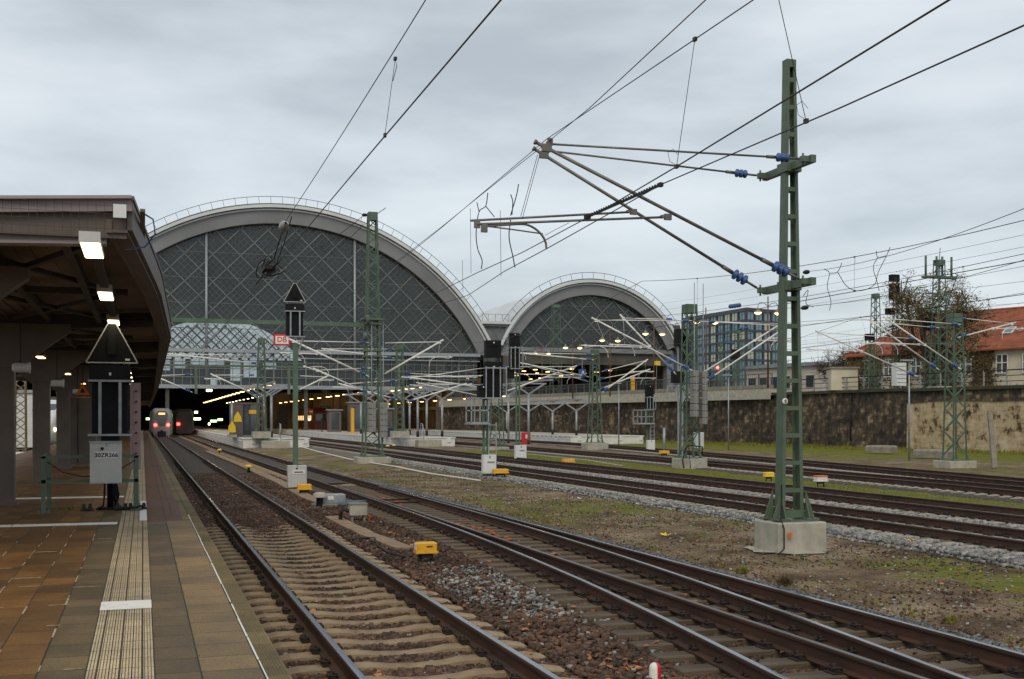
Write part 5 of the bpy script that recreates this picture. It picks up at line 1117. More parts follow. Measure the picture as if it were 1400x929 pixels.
# blue insulators hanging in the wires in front of the office block etc
for i,(u,v,Y) in enumerate([(1001,419,75),(1008,418,75),(812,503,140),(1012,450,120),(1020,449,120),(997,469,130),(1001,470,130),(792,499,150)]):
    p=at(u,v,Y); tag(MB().lathe(p-Vector((.28,0,.04)),p+Vector((.3,0,.04)),[(t_*2,r*2) for t_,r in INS],10).build('line_insulator','blue',origin=p),'%s small blue insulator'%['left of the pair above the office roof:','right of the pair above the office roof:','on the wires under the smaller arch: large','left of the pair before the middle office floors:','right of the pair before the middle office floors:','left of the pair before the lower office floors:','right of the pair before the lower office floors:','leftmost under the smaller arch:'][i],'insulator','blue insulators in the far wires')
# ---------------------------------------------------------------- signals
t=thing('light_signal','slim green signal with a triangular board above a grey cabinet between the tracks','signal',(4.87,38.7,-.25))
x,y=4.87,38.7; p=at(401,440,y); 
mb=MB(); mb.box((x,y,2.2),(.16,.14,4.9)); mb.build('mast','green2',t); sigback(t,p.x+.03,y,4.9,5.98,.56,.3); triboard(t,p.x+.04,y-.05,6.05,.72,.62)
MB().bar((x+.05,y,4.2),(x+.25,y,4.9),.05).build('bracket','galv',t)
c=thing('signal_cabinet','grey cabinet with a white name plate at the foot of the slim green signal','cabinet',(4.87,38.3,-.25)); MB().box((4.87,38.35,.24),(.62,.32,.72),ch=.015).build('housing','cabinet',c); MB().box((4.87,38.35,-.22),(.75,.45,.12)).build('base','blackr',c); MB().box((4.87+.04,38.18,.38),(.40,.01,.12)).build('label_plate','wpaint',c); MB().box((4.91,38.172,.38),(.30,.006,.035)).build('name_line','blackr',c); MB().tube((4.85,38.17,.5),(4.85,38.2,.5),.03,8).build('lock','blackr',c); MB().box((4.87,38.18,.585),(.03,.02,.06)).build('clasp','galv',c)
def tall_signal(label,clabel,u,vbase,vcab,heads,cage=None,mt='green2',lab=None,ladder=True,cw=.55):
    g=gp(u,vbase,-.25); x,y=g.x,g.y; mpp=(x*ST+y*CT)/FPX; t=thing('light_signal',label,'signal',(x,y,-.25)); zt=at(u,heads[-1][2],y).z
    mb=MB(); mb.box((x-.09,y,zt/2),(.07,.12,zt)); mb.box((x+.09,y,zt/2),(.07,.12,zt)); z=.2
    while z<zt: mb.box((x,y,z),(.2,.11,.06)); z+=.55
    mb.build('mast',mt,t)
    for k,(ua,ub,va,vb) in enumerate(heads):
        a=at(ua,va,y);b=at(ub,vb,y); cx_=(a.x+b.x)/2; w_=abs(b.x-a.x); zz=(a.z+b.z)/2; hh=abs(b.z-a.z)
        mb=MB(); mb.box((cx_,y-.2,zz),(w_,.3,hh),ch=.02); mb.box((cx_,y-.37,zz+hh*.3),(w_*.7,.03,hh*.25)); mb.build('signal_head','black',t)
        MB().box((cx_,y-.39,zz+hh*.36),(.05,.02,.05)).build('reflector','wpaint',t)
        if k==0:
            mb=MB()
            for s_ in(-.52,-.12,.28,.62): mb.box((cx_+s_*w_,y-.55,zz-.1),(.045,.03,hh*.85))
            for z in(zz-hh*.5,zz+hh*.32): mb.box((cx_+.05*w_,y-.55,z),(w_*1.2,.04,.05)); mb.bar((cx_-.52*w_,y-.55,z),(cx_-.52*w_,y,z),.04); mb.bar((cx_+.62*w_,y-.55,z),(cx_+.62*w_,y,z),.04)
            mb.build('service_frame','galv',t)
    if cage:
        a=at(cage[0],cage[2],y);b=at(cage[1],cage[3],y); mb=MB()
        for yy in(y-.5,y+.3):
            for xx in(a.x,(a.x+b.x)/2,b.x): mb.box((xx,yy,(a.z+b.z)/2),(.05,.05,abs(a.z-b.z)))
            for z in(a.z,(a.z+b.z)/2,b.z): mb.box(((a.x+b.x)/2,yy,z),(abs(a.x-b.x)+.05,.05,.05))
        mb.box(((a.x+b.x)/2,y-.1,b.z-.05),(abs(a.x-b.x)+.1,1.0,.06)); mb.build('service_cage','galv',t)
        mb=MB(); 
        for s_ in(-.16,.16): mb.box((x+.2+s_,y-.3,b.z/2),(.04,.04,b.z))
        z=.1
        while z<b.z: mb.box((x+.2,y-.3,z),(.32,.03,.03)); z+=.3
        mb.build('ladder','galv',t)
    c=thing('signal_cabinet',clabel,'cabinet',(x,y-.4,-.25)); za=at(u,vcab,y-.4).z; h_=.75
    MB().box((x,y-.45,za-h_/2),(cw,.3,h_),ch=.015).build('housing','cabw',c); MB().box((x,y-.45,-.2),(cw*.8,.3,.14)).build('base','blackr',c); MB().box((x,y-.61,za-.09),(.03,.02,.12)).build('clasp','blackr',c); 
    if lab: MB().box((x+.05,y-.605,za-.30),(.34,.01,.08)).build('label_plate','blackr' if False else 'cabinet',c); MB().box((x+.05,y-.613,za-.30),(.27,.006,.03)).build('name_line','blackr',c)
tall_signal('left signal of the twin pair, with stacked black heads and a service cage','white cabinet under the left signal of the twin pair, beside a yellow box',664,652,622,[(660,684,495,545),(661,682,466,490),(651,664,527,546)],(640,663,545,578),lab='30ZS264')
tall_signal('right signal of the twin pair, green mast with stacked black heads','white cabinet under the right signal of the twin pair, beyond the ballasted tracks',708,631,609,[(695,709,470,505),(695,708,456,471),(691,701,503,518)],None,lab='30N263',cw=.65)
tall_signal('small signal with a fenced platform in front of the dark stone wall','white cabinet at the foot of the small signal before the dark wall',886,618,602,[(881,891,540,560),(881,891,527,540)],(868,890,561,579),cw=.6)
g=gp(931,630,-.25); t=thing('light_signal','dark signal half hidden behind the weights mast','signal',(g.x,58,-.25)); 
for (ua,ub,va,vb) in((923,936,450,474),(928,940,460,500),(919,933,508,524)):
    a=at(ua,va,58);b=at(ub,vb,58); MB().box(((a.x+b.x)/2,58,(a.z+b.z)/2),(abs(b.x-a.x),.4,abs(a.z-b.z)),ch=.02).build('signal_head','black',t)
a=at(908,528,58);b=at(932,546,58); mb=MB()
for xx in(a.x,(a.x+b.x)/2,b.x): mb.box((xx,57.6,(a.z+b.z)/2),(.05,.05,a.z-b.z))
for z in(a.z,b.z): mb.box(((a.x+b.x)/2,57.6,z),(b.x-a.x,.05,.05))
mb.build('service_cage','galv',t); x=at(930,560,58).x; mb=MB(); mb.box((x-.12,58,3.2),(.07,.12,6.8)); mb.box((x+.12,58,3.2),(.07,.12,6.8)); z=0
while z<6.5: mb.box((x,58,z),(.25,.06,.05)); z+=.35
mb.build('mast','galv',t)
def high_signal(label,heads,u,Y):
    x=at(u,500,Y).x; t=thing('light_signal',label,'signal',(x,Y,4.8)); zt=at(u,heads[0][2],Y).z
    for (ua,ub,va,vb) in heads: a=at(ua,va,Y);b=at(ub,vb,Y); MB().box(((a.x+b.x)/2,Y-.2,(a.z+b.z)/2),(abs(b.x-a.x),.5,abs(a.z-b.z)),ch=.03).build('signal_head','black',t)
    lattice(t,x,Y,4.8,zt-.5,.7,.45,'green2',False,name='mast')
high_signal('high black signal rising left of the big tree behind the wall',[(1215,1226,376,386),(1215,1226,388,410),(1210,1220,422,431)],1227,84)
high_signal('black signal heads standing in front of the big tree trunk',[(1264,1274,428,440),(1264,1273,441,452)],1272,80)
high_signal('small black signal low at the left end of the red roofed house',[(1182,1192,457,466)],1189,84)
high_signal('dark signal with a small red light before the office block foot',[(1000,1010,478,492)],1006,140)
tag(MB().lathe((0,-.05,0),(0,.05,0),[(0,0),(0,.2),(.1,.2),(.1,0)],10).build('signal_light','lampr',origin=(0,0,0)),'tiny red light in the signal at the foot of the office block','signal light').location=at(981,503,139)
# ---------------------------------------------------------------- small trackside things
def magnet(label,u,v,w,white=True,mt='yellow',lab=None,Y=None):
    g=gp(u,v,-.2); x,y=g.x,g.y; t=thing('connection_box',label,'connection box',(x,y,-.2),'yellow trackside connection boxes')
    mb=MB(); mb.box((x,y,.04),(w,w*.62,.15),ch=.02); mb.box((x,y,-.045),(w*1.08,w*.68,.03)); mb.build('housing',mt,t)
    mb=MB(); 
    for s_ in(-.3,.3): mb.tube((x+s_*w,y,-.3),(x+s_*w,y,-.05),.025,6)
    mb.box((x,y,-.1),(w*.5,w*.4,.08)); mb.build('legs','blackr',t)
    if lab: 
        MB().box((x-w/2-.003,y,.045),(.006,w*.45,.11)).build('label_plate','wpaint',t)
        MB().box((x+.04,y-w*.31-.003,.05),(.10,.006,.02)).build('maker_plate','clip',t)
    return t
magnet('yellow box on short legs in the ballast with a black cable, largest and nearest',582,768,.34,lab='1')
magnet('yellow box right beside the grey cabinet of the slim green signal',416,676,.42); magnet('yellow box beside the white cabinet of the left twin signal',684,652,.6); magnet('yellow box lying on the dirt below the right twin signal',777,636,.6); magnet('orange topped white box beyond the mossy strip right of the tall mast',1122,664,.42,mt='cabw'); tp=gp(1122,664,-.2); MB().box((tp.x,tp.y,.125),(.43,.28,.05),ch=.01).build('lid','orange',bpy.data.objects['connection_box.004']); magnet('yellow dish topped box on the mossy strip left of the tall mast',1051,657,.36,mt='yellow2'); magnet('yellow base of the thin post before the dark wall',908,623,.6,mt='yellow')
for i,(u,v,lab) in enumerate([(340,645,'small yellow cap marker in the ballast left of the slim green signal'),(300,620,'tiny far yellow cap marker between the near tracks'),(539,613,'left one of the small yellow markers at the middle island'),(530,614,'tiny white yellow marker at the middle island front')]):
    g=gp(u,v,-.2); t=thing('marker_cap',lab,'marker',(g.x,g.y,-.2)); s_=g.y/46; MB().tube((g.x,g.y,-.25),(g.x,g.y,.0),.06,8).build('stem','blackr',t); MB().lathe((g.x,g.y,-.25),(g.x,g.y,.2),[(.22,0),(.225,.05),(.23,.16),(.30,.16),(.35,.10),(.36,0)],12,).build('cap','yellow2',t)
g=gp(492,690,-.2)
t=thing('point_machine','grey point machine box with blue rods at the tip of the turnout','point machine',(5.0,31,-.2)); mb=MB(); mb.box((4.92,31.1,-.02),(.62,.5,.22),ch=.02); mb.build('housing','galv',t); MB().box((4.82,30.84,.0),(.16,.01,.10)).build('label_plate','wpaint',t); mb=MB(); mb.bar((4.3,30.8,-.16),(5.6,30.9,-.16),.16,.05); mb.bar((5.1,31.3,-.14),(6.2,31.4,-.14),.05); mb.bar((5.1,31.0,-.12),(6.1,31.0,-.12),.05); mb.build('rods',mat('pale blue steel',(.16,.25,.33),None,.5),t)
t=thing('junction_box','cream junction box with a black hose in front of the point machine','junction box',(4.9,27,-.2)); q=gp(489,712,-.2); x,y=q.x,q.y; MB().box((x,y,.05),(.40,.30,.24),ch=.02).build('housing','conc',t); MB().box((x,y,.185),(.42,.32,.03)).build('lid','concd',t); mb=MB(); mb.box((x-.14,y,-.13),(.05,.2,.2)); mb.box((x+.14,y,-.13),(.05,.2,.2)); mb.build('legs','concd',t); MB().path([(x-.2,y,.02),(x-.33,y,.06),(x-.4,y,-.05),(x-.38,y,-.22)],.045,8).build('hose','blackr',t); MB().path([(x+.21,y,-.05),(x+.27,y-.02,-.12),(x+.25,y,-.22)],.03,6).build('hose','orange',t)
q=gp(437,692,-.2); t=thing('marker_cap','cream capped marker with a black stem left of the point machine','marker',(q.x,q.y,-.2)); MB().lathe((q.x,q.y,-.25),(q.x,q.y,.3),[(0,.09),(.28,.09),(.29,.17),(.36,.17),(.39,.12),(.40,0)],12).build('stem','blackr',t); MB().lathe((q.x,q.y,.03),(q.x,q.y,.3),[(0,.18),(.10,.17),(.13,.12),(.14,0)],12).build('cap','conc',t)
x,y=4.30,9.22; t=thing('clearance_marker','small red and white striped round-topped marker post at the lower edge','marker post',(x,y,-.25))
mb=MB(); prof=[(0,.052),(.36,.052),(.385,.046),(.405,.028),(.41,0)]; n=24; vs=[]
for tq,r in prof:
    for i in range(n): a=6.283185*i/n; vs.append((x+r*math.cos(a),y+r*math.sin(a),-.455+tq))
fs=[];mi=[]
for j in range(len(prof)-1):
    for i in range(n): fs.append((j*n+i,j*n+(i+1)%n,(j+1)*n+(i+1)%n,(j+1)*n+i)); mi.append(1 if (i//6)%4 in(0,3) else 0)
mb.add(vs,fs,0,True); mb.m=mi; mb.build('post',['wpaint','red'],t); mb=MB(); mb.tube((x-.085,y-.0,-.17),(x-.045,y,-.17),.012,6); mb.tube((x+.045,y,-.17),(x+.085,y,-.17),.012,6); mb.build('bolts','galv',t)
q=gp(719,609,-.2); t=thing('fire_post','short red post with a white mark in front of the right island platform','post',(q.x,q.y,-.2)); MB().box((q.x,q.y,.4),(.75,.5,1.2),ch=.03).build('housing','red',t); MB().box((q.x,q.y-.27,.6),(.25,.03,.35)).build('mark','wpaint',t)
# cable duct lids and cables
pts=[gp(u,v,-.19) for u,v in((283,617),(330,636),(388,662),(420,680),(452,692))]; pts2=[gp(u,v,-.19) for u,v in((452,707),(500,730),(555,751))]
for L in(pts,pts2):
    mb=MB()
    for a,b in zip(L,L[1:]):
        n=max(1,int((b-a).length/.9))
        for i in range(n): p=a.lerp(b,(i+.03)/n);q=a.lerp(b,(i+.97)/n); mb.bar(p+Vector((R.uniform(-.03,.03),0,0)),q,.34 if L is pts2 else .40,.05)
    tag(mb.build('cable_duct',mat('sandy duct lids',(.30,.21,.13),(.22,.15,.09),.85,scale=3,bump=.2),origin=L[0]),'sandy cable duct lids running from far between the tracks up to the point machine' if L is pts else 'short near row of sandy cable duct lids ending at the largest yellow box','cable duct')
pts=[gp(u,v,-.2) for u,v in((478,740),(500,738),(512,738),(516,748),(530,758),(552,764),(575,762),(597,752))]
tag(MB().path([p+Vector((0,0,.03)) for p in pts],.022,6).build('ground_cable','blackr',origin=pts[0]),'black cable snaking to the nearest yellow box','cable')
pts=[gp(u,v,-.2) for u,v in((410,611),(440,619),(482,629),(540,638),(590,648),(655,657))]; mb=MB()
for a,b in zip(pts,pts[1:]): mb.bar(a+Vector((0,0,0)),b+Vector((0,0,0)),.16,.03)
tag(mb.build('kerb_line','white',origin=pts[0]),'thin pale kerb line crossing the dirt yard','kerb line')
pts=[gp(u,v,-.23) for u,v in((722,621),(760,625),(800,629),(850,637))]; mb=MB()
for a,b in zip(pts,pts[1:]): mb.bar(a,b,.18,.03)
tag(mb.build('kerb_line','conc',origin=pts[0]),'pale cable duct line on the ground left of the weights mast','kerb line')
# litter
for i,(u,v,lab) in enumerate([(795,683,'white scrap of paper in the middle of the dirt yard'),(875,691,'white scrap of paper on the dirt yard left of the tall mast'),(912,734,'yellow fallen sprig on the dirt yard'),(1246,742,'yellow weed sprig right of the tall mast')]):
    g=gp(u,v,-.24); mb=MB(); 
    for k in range(6 if i>1 else 2): a=R.uniform(0,6.28); mb.add([(g.x,g.y,-.22),(g.x+.14*math.cos(a),g.y+.14*math.sin(a),-.19+R.random()*.04),(g.x+.12*math.cos(a+.6),g.y+.12*math.sin(a+.6),-.2)],[(0,1,2)])
    tag(mb.build('litter' if i<2 else 'weed_sprig','wpaint' if i<2 else 'yellow2',origin=g),lab,'litter' if i<2 else 'weed')
def weed(label,u,v,n,h,m='grassm'):
    g=gp(u,v,-.24); mb=MB()
    for _ in range(n):
        a=R.uniform(0,6.28); l=h*R.uniform(.5,1.2); c,s_=math.cos(a),math.sin(a); x,y=g.x+R.gauss(0,h*.4),g.y+R.gauss(0,h*.4); mb.add([(x-.02*s_,y+.02*c,-.25),(x+.02*s_,y-.02*c,-.25),(x+l*.5*c,y+l*.5*s_,-.25+l)],[(0,1,2)])
    tag(mb.build('weed',m,origin=g),label,'weed')
weed('low weeds at the ballast edge right of the turnout',1015,782,60,.10); weed('brownish weeds growing at the gravel strip, right part of the yard',1072,798,70,.12,'ivy'); weed('tufted yellow weed by the gravel strip near the right edge',1300,850,50,.09,'yellow2' if False else 'grassm')
mb=MB()
for i in range(40): 
    g=Vector((6.45+.3*math.sin(i*.25)+R.uniform(-.06,.06),20+i*.38,-.17)); mb.box(g,(.05,.09,.02),rz=R.random()*3)
tag(mb.build('spray_marks','orange',origin=(6.4,25,-.16)),'orange spray marks and tape along the timber sleepers of the turnout','spray marks',kind='stuff')
# ---------------------------------------------------------------- stone retaining wall and raised level
WX=lambda y:61.07-(y-67.87)*.1418
def wallmat(name,cs,scale,bk=.14):
    m=bpy.data.materials.new(name); m.use_nodes=True; nt=m.node_tree; b=nt.nodes['Principled BSDF']; b.inputs['Roughness'].default_value=.9
    tc=nd(nt,'ShaderNodeTexCoord'); mp=nd(nt,'ShaderNodeMapping'); mp.inputs['Rotation'].default_value=(0,math.pi/2,0); mp.inputs['Scale'].default_value=(1,1,1); nt.links.new(tc.outputs['Object'],mp.inputs[0])
    sx=nd(nt,'ShaderNodeSeparateXYZ'); nt.links.new(tc.outputs['Object'],sx.inputs[0]); cb=nd(nt,'ShaderNodeCombineXYZ'); nt.links.new(sx.outputs[1],cb.inputs[0]); nt.links.new(sx.outputs[2],cb.inputs[1])
    br=nd(nt,'ShaderNodeTexBrick'); br.inputs['Scale'].default_value=1; br.inputs['Brick Width'].default_value=.62; br.inputs['Row Height'].default_value=.31; br.inputs['Mortar Size'].default_value=.02; br.inputs['Mortar Smooth'].default_value=.6; br.inputs['Color1'].default_value=(0,0,0,1); br.inputs['Color2'].default_value=(1,1,1,1); br.inputs['Mortar'].default_value=(.1,.1,.1,1)
    nz=nd(nt,'ShaderNodeTexNoise'); nz.inputs['Scale'].default_value=2.5; nt.links.new(cb.outputs[0],nz.inputs[0]); dm=nd(nt,'ShaderNodeVectorMath',operation='SCALE'); dm.inputs['Scale'].default_value=.12; nt.links.new(nz.outputs['Color'],dm.inputs[0]); ad=nd(nt,'ShaderNodeVectorMath',operation='ADD'); nt.links.new(cb.outputs[0],ad.inputs[0]); nt.links.new(dm.outputs[0],ad.inputs[1]); nt.links.new(ad.outputs[0],br.inputs[0])
    n=nd(nt,'ShaderNodeTexNoise'); n.inputs['Scale'].default_value=scale; n.inputs['Detail'].default_value=9; n.inputs['Roughness'].default_value=.68; st=nd(nt,'ShaderNodeMapping'); st.inputs['Scale'].default_value=(1,.62,1); nt.links.new(cb.outputs[0],st.inputs[0]); nt.links.new(st.outputs[0],n.inputs[0])
    mx=nd(nt,'ShaderNodeMath',operation='MULTIPLY_ADD'); mx.inputs[1].default_value=bk; nt.links.new(br.outputs[0],mx.inputs[0]); nt.links.new(n.outputs[0],mx.inputs[2])
    n2=nd(nt,'ShaderNodeTexNoise'); n2.inputs['Scale'].default_value=.28; n2.inputs['Detail'].default_value=3; nt.links.new(cb.outputs[0],n2.inputs[0])
    m2=nd(nt,'ShaderNodeMath',operation='MULTIPLY_ADD'); m2.inputs[1].default_value=.5; nt.links.new(n2.outputs[0],m2.inputs[0]); nt.links.new(mx.outputs[0],m2.inputs[2])
    r=nd(nt,'ShaderNodeValToRGB'); e=r.color_ramp.elements; e[0].position,e[0].color=cs[0][0],(*cs[0][1],1); e[1].position,e[1].color=cs[-1][0],(*cs[-1][1],1)
    for p,c in cs[1:-1]: q=e.new(p); q.color=(*c,1)
    nt.links.new(m2.outputs[0],r.inputs[0]); nt.links.new(r.outputs[0],b.inputs['Base Color'])
    bp=nd(nt,'ShaderNodeBump'); bp.inputs['Distance'].default_value=.08; bp.inputs['Strength'].default_value=.8; nt.links.new(m2.outputs[0],bp.inputs['Height']); nt.links.new(bp.outputs[0],b.inputs['Normal']); return m
WD=wallmat('sooty sandstone blocks',[(.66,(.018,.015,.013)),(.80,(.050,.038,.028)),(.90,(.105,.076,.048)),(1.02,(.27,.20,.13))],1.7,.15)
WL=wallmat('peeling beige plaster wall',[(.62,(.03,.021,.014)),(.68,(.15,.10,.055)),(.73,(.36,.27,.16)),(.95,(.52,.44,.31))],1.3,.12)
WC=mat('mossy dark coping',(.06,.055,.04),(.03,.028,.022),.9,scale=1.5,bump=.3)
def wallseg(name,label,y0,y1,z1,m,cop=True,z0=-.4,th=.8,zb=None):
    t=thing(name,label,'wall',(WX(y0),y0,-.25)); n=max(2,int((y1-y0)/3)); mb=MB(); vs=[]
    for i in range(n+1):
        y=y0+(y1-y0)*i/n; x=WX(y); vs+=[(x,y,z0),(x+.06,y,z1),(x+th,y,z1),(x+th,y,z0)]
    mb.add(vs,[(i*4+k,i*4+(k+1)%4,(i+1)*4+(k+1)%4,(i+1)*4+k) for i in range(n) for k in range(4)]+[(0,1,2,3),(n*4+3,n*4+2,n*4+1,n*4)]); mb.build('masonry',m,t)
    if cop: MB().bar((WX(y0)+.2,y0,z1+.10),(WX(y1)+.2,y1,z1+.10),.9,.24).build('coping',WC,t)
    return t
yw=96.0
def bend(y): return WX(y)
w1=wallseg('retaining_wall','light peeling plaster part of the retaining wall at the right edge',22,79.2,4.45,WL)
mb=MB(); vs=[]; n=20
for i in range(n+1): y=22+57.1*i/n; vs+=[(WX(y)-.04,y,3.55+.12*vnoise(y,1,1.2)),(WX(y)-.0,y,4.45)]
mb.add(vs,[(2*i,2*i+1,2*i+3,2*i+2) for i in range(n)]); mb.build('soot_band',WD,w1)
wallseg('retaining_wall','dark sooty stone part of the retaining wall behind the tall mast',79.3,yw,4.5,WD)
wallseg('retaining_wall','dark stone wall under the pale concrete parapet of the viaduct',yw+.05,178,4.1,WD,False)
t=thing('downpipe','thin dark downpipe on the sooty stone wall right of the tall mast','downpipe',(WX(84)-.1,84,0)); x=WX(85.5); MB().tube((x-.1,85.5,.3),(x-.1,85.5,4.6),.07,8).build('pipe','blackr',t)
t=thing('viaduct_parapet','pale concrete parapet slab along the top of the dark wall','parapet',(WX(yw),yw,4.1)); vs=[]
mb=MB(); mb.bar((WX(yw)-.5,yw,4.62),(WX(177)-.5,177,4.75),.5,1.05); mb.build('slab','white' if False else 'conc',t); MB().bar((WX(yw)-.35,yw,5.3),(WX(177)-.35,177,5.45),.9,.34).build('upper_course','concd',t)
# raised ground behind wall
mb=MB(); ys_=[22+i*6 for i in range(27)]; vs=[]
for y in ys_: vs+=[(WX(y)+.7,y,4.5),(WX(y)+4,y,4.62),(400,y+40,4.6)]
mb.add(vs,[(i*3+k,i*3+k+1,i*3+4+k,i*3+3+k) for i in range(len(ys_)-1) for k in range(2)]); 
struct('raised_ground',mb,mat('raised grassy ground',(.13,.12,.07),(.08,.09,.03),.9,scale=.6,bump=.3),'raised ground level behind the stone wall','ground')
mb=MB(); mb.box((70,260,4.3),(40,160,.6)); struct('raised_deck',mb,M['concd'],'raised track deck of the right hall','deck')
spx=[(WX(y)+.25+R.uniform(0,.4),y,.2,.6,14,.22,4.66) for y in[40+i*.9 for i in range(62)]]; tufts(spx,'wall_top_grass','tufts of grass along the coping of the stone wall')
# railings
def railing(label,y0,y1,zb,h,sp,posts=.09,rails=3,off=.25,slats=False,m='galv'):
    t=thing('railing',label,'railing',(WX(y0)+off,y0,zb)); y=y0; k=0
    while y<=y1 and k<99: MB().box((WX(y)+off,y,zb+h/2),(posts,posts,h)).build('post',m,t); y+=sp; k+=1
    ye=y-sp; mb=MB()
    for i in range(rails): z=zb+h*(1-i*.33)-.02; mb.bar((WX(y0)+off,y0,z),(WX(ye)+off,ye,z),.05 if i else .08,.05 if i else .09)
    mb.build('rails','blackr' if m=='galv' and rails==3 else m,t)
    if slats:
        mb=MB(); y=y0
        while y<ye: mb.box((WX(y)+off,y,zb+h*.5),(.03,.03,h*.9)); y+=.30
        mb.build('balusters',m,t)
    return t
railing('steel railing with three rails on the light and sooty stone wall',36,95.5,4.6,1.25,2.1)
railing('long steel railing with balusters on the viaduct parapet below the smaller arch',96.5,176,5.45,1.15,2.0,slats=True,m='fine',rails=2)
# street lamps below wall and hanging lamps on the viaduct
def polelamp(label,u,v,vt,base=-.25,r=.06,arm=0):
    g=gp(u,v,base); p=at(u,vt,g.y); t=thing('street_lamp',label,'street lamp',(g.x,g.y,base)); MB().tube((g.x,g.y,base),(g.x,g.y,p.z),r,8,r2=r*.7).build('pole','galv',t)
    MB().box((g.x-.15,g.y,p.z+.04),(.75,.28,.09),ch=.01).build('lamp_head','galv',t); return t
polelamp('slim grey lamp post before the light stone wall at the right',1243,630,494); polelamp('slim grey lamp post before the dark wall left of the tall mast',996,616,514); polelamp('slim grey lamp post at the right end of the right island platform',846,611,525)
g=gp(908,622,-.2); tag(MB().tube((g.x,g.y,-.2),(g.x,g.y,1.6),.09,8).build('thin_post','galv',origin=g),'thin grey post standing in the yellow base before the dark wall','post')
g=gp(1360,640,-.2); tag(MB().bar((g.x,g.y,-.2),at(1353,563,g.y+.5),.26,.12,w2=.2).build('leaning_plank','concd',origin=g),'leaning weathered post against the light wall at the right edge','post')
for i,(u,v,w_) in enumerate([(1205,620,2.0),(1278,627,2.4)]): g=gp(u,v,-.2); tag(MB().box((g.x,g.y,.1),(1.2,w_,.5),rz=.3,ch=.12).build('stone_block','concd',origin=g),['left low','right flat'][i]+' weathered stone block lying in the grass at the wall foot','stone block')
for i,(u,Z,vl) in enumerate([(741,155,483),(783,142,475),(834,130,465),(894,119,456),(965,106,440),(1050,96,427)]):
    a=(u-700)/FPX; x=Z*(a*CT+ST); y=Z*(CT-a*ST); z=(575-vl)/FPX*Z+EYE; t=thing('arc_lamp','%s brown pole with two lit hanging lamps on the viaduct, counted from the smaller arch'%ordn[i],'street lamp',(x,y,5),'brown poles with twin hanging lamps')
    mb=MB(); mb.tube((x,y,4.8),(x,y,z+1.3),.085,8,r2=.05); mb.build('pole',mat('red brown pole paint',(.14,.05,.035),None,.6) if i==0 else bpy.data.materials['red brown pole paint'],t)
    mb=MB(); 
    for s_ in(-1,1): mb.path([(x,y,z+.45),(x+s_*.35,y,z+.75),(x+s_*.75,y,z+.8),(x+s_*.95,y,z+.55),(x+s_*.95,y,z+.25)],.03,5)
    mb.build('arms','fine',t)
    for s_ in(-1,1):
        o=MB().lathe((x+s_*.95,y,z+.35),(x+s_*.95,y,z-.25),[(0,.05),(.1,.07),(.16,.11),(.2,.12),(.36,.34),(.40,.36),(.41,.3)],14).build('lamp_shade','concd',t)
        MB().lathe((x+s_*.95,y,z-.04),(x+s_*.95,y,z-.25),[(0,.30),(.06,.29),(.15,.17),(.2,0)],12).build('bulb','lamph',o)
for i,(u,v) in enumerate([(796,508),(818,512)]):
    p=at(u,v,150); 
t=thing('station_sign','small blue sign hanging at the entrance of the right hall','sign',at(796,510,168)); p=at(796,510,168); MB().box(p,(1.2,.1,1.1)).build('panel','blue',t); MB().bar(p,(p.x,p.y,p.z+2.5),.08).build('hanger','galv',t); writing('lettering','A',.8,(p.x+.1,p.y-.08,p.z),'wpaint',t)
t=thing('station_sign','blue sign board beside the weights mast on the viaduct','sign',at(917,493,120)); p=at(917,493,120); MB().box(p,(1.3,.1,.75)).build('panel','blue',t); MB().bar((p.x,p.y,5),(p.x,p.y,p.z),.1).build('post','galv',t)
for i,(u,lab) in enumerate(((865,'yellow pillar on the viaduct below the smaller arch'),)):
    p=at(u,524,130); tag(MB().box((p.x,130,6.4),(.45,.4,2.4),ch=.03).build('yellow_pillar','yellow',origin=(p.x,130,5.2)),lab,'pillar')
t=thing('sign_post','brown post with a yellow notice in front of the right hall','sign',at(898,497,140)); p=at(898,497,140); MB().box(p,(1.0,.1,.6)).build('panel','yellow2',t); MB().tube((p.x,p.y+.1,5),(p.x,p.y+.1,p.z+.5),.06,6).build('post','fine',t)
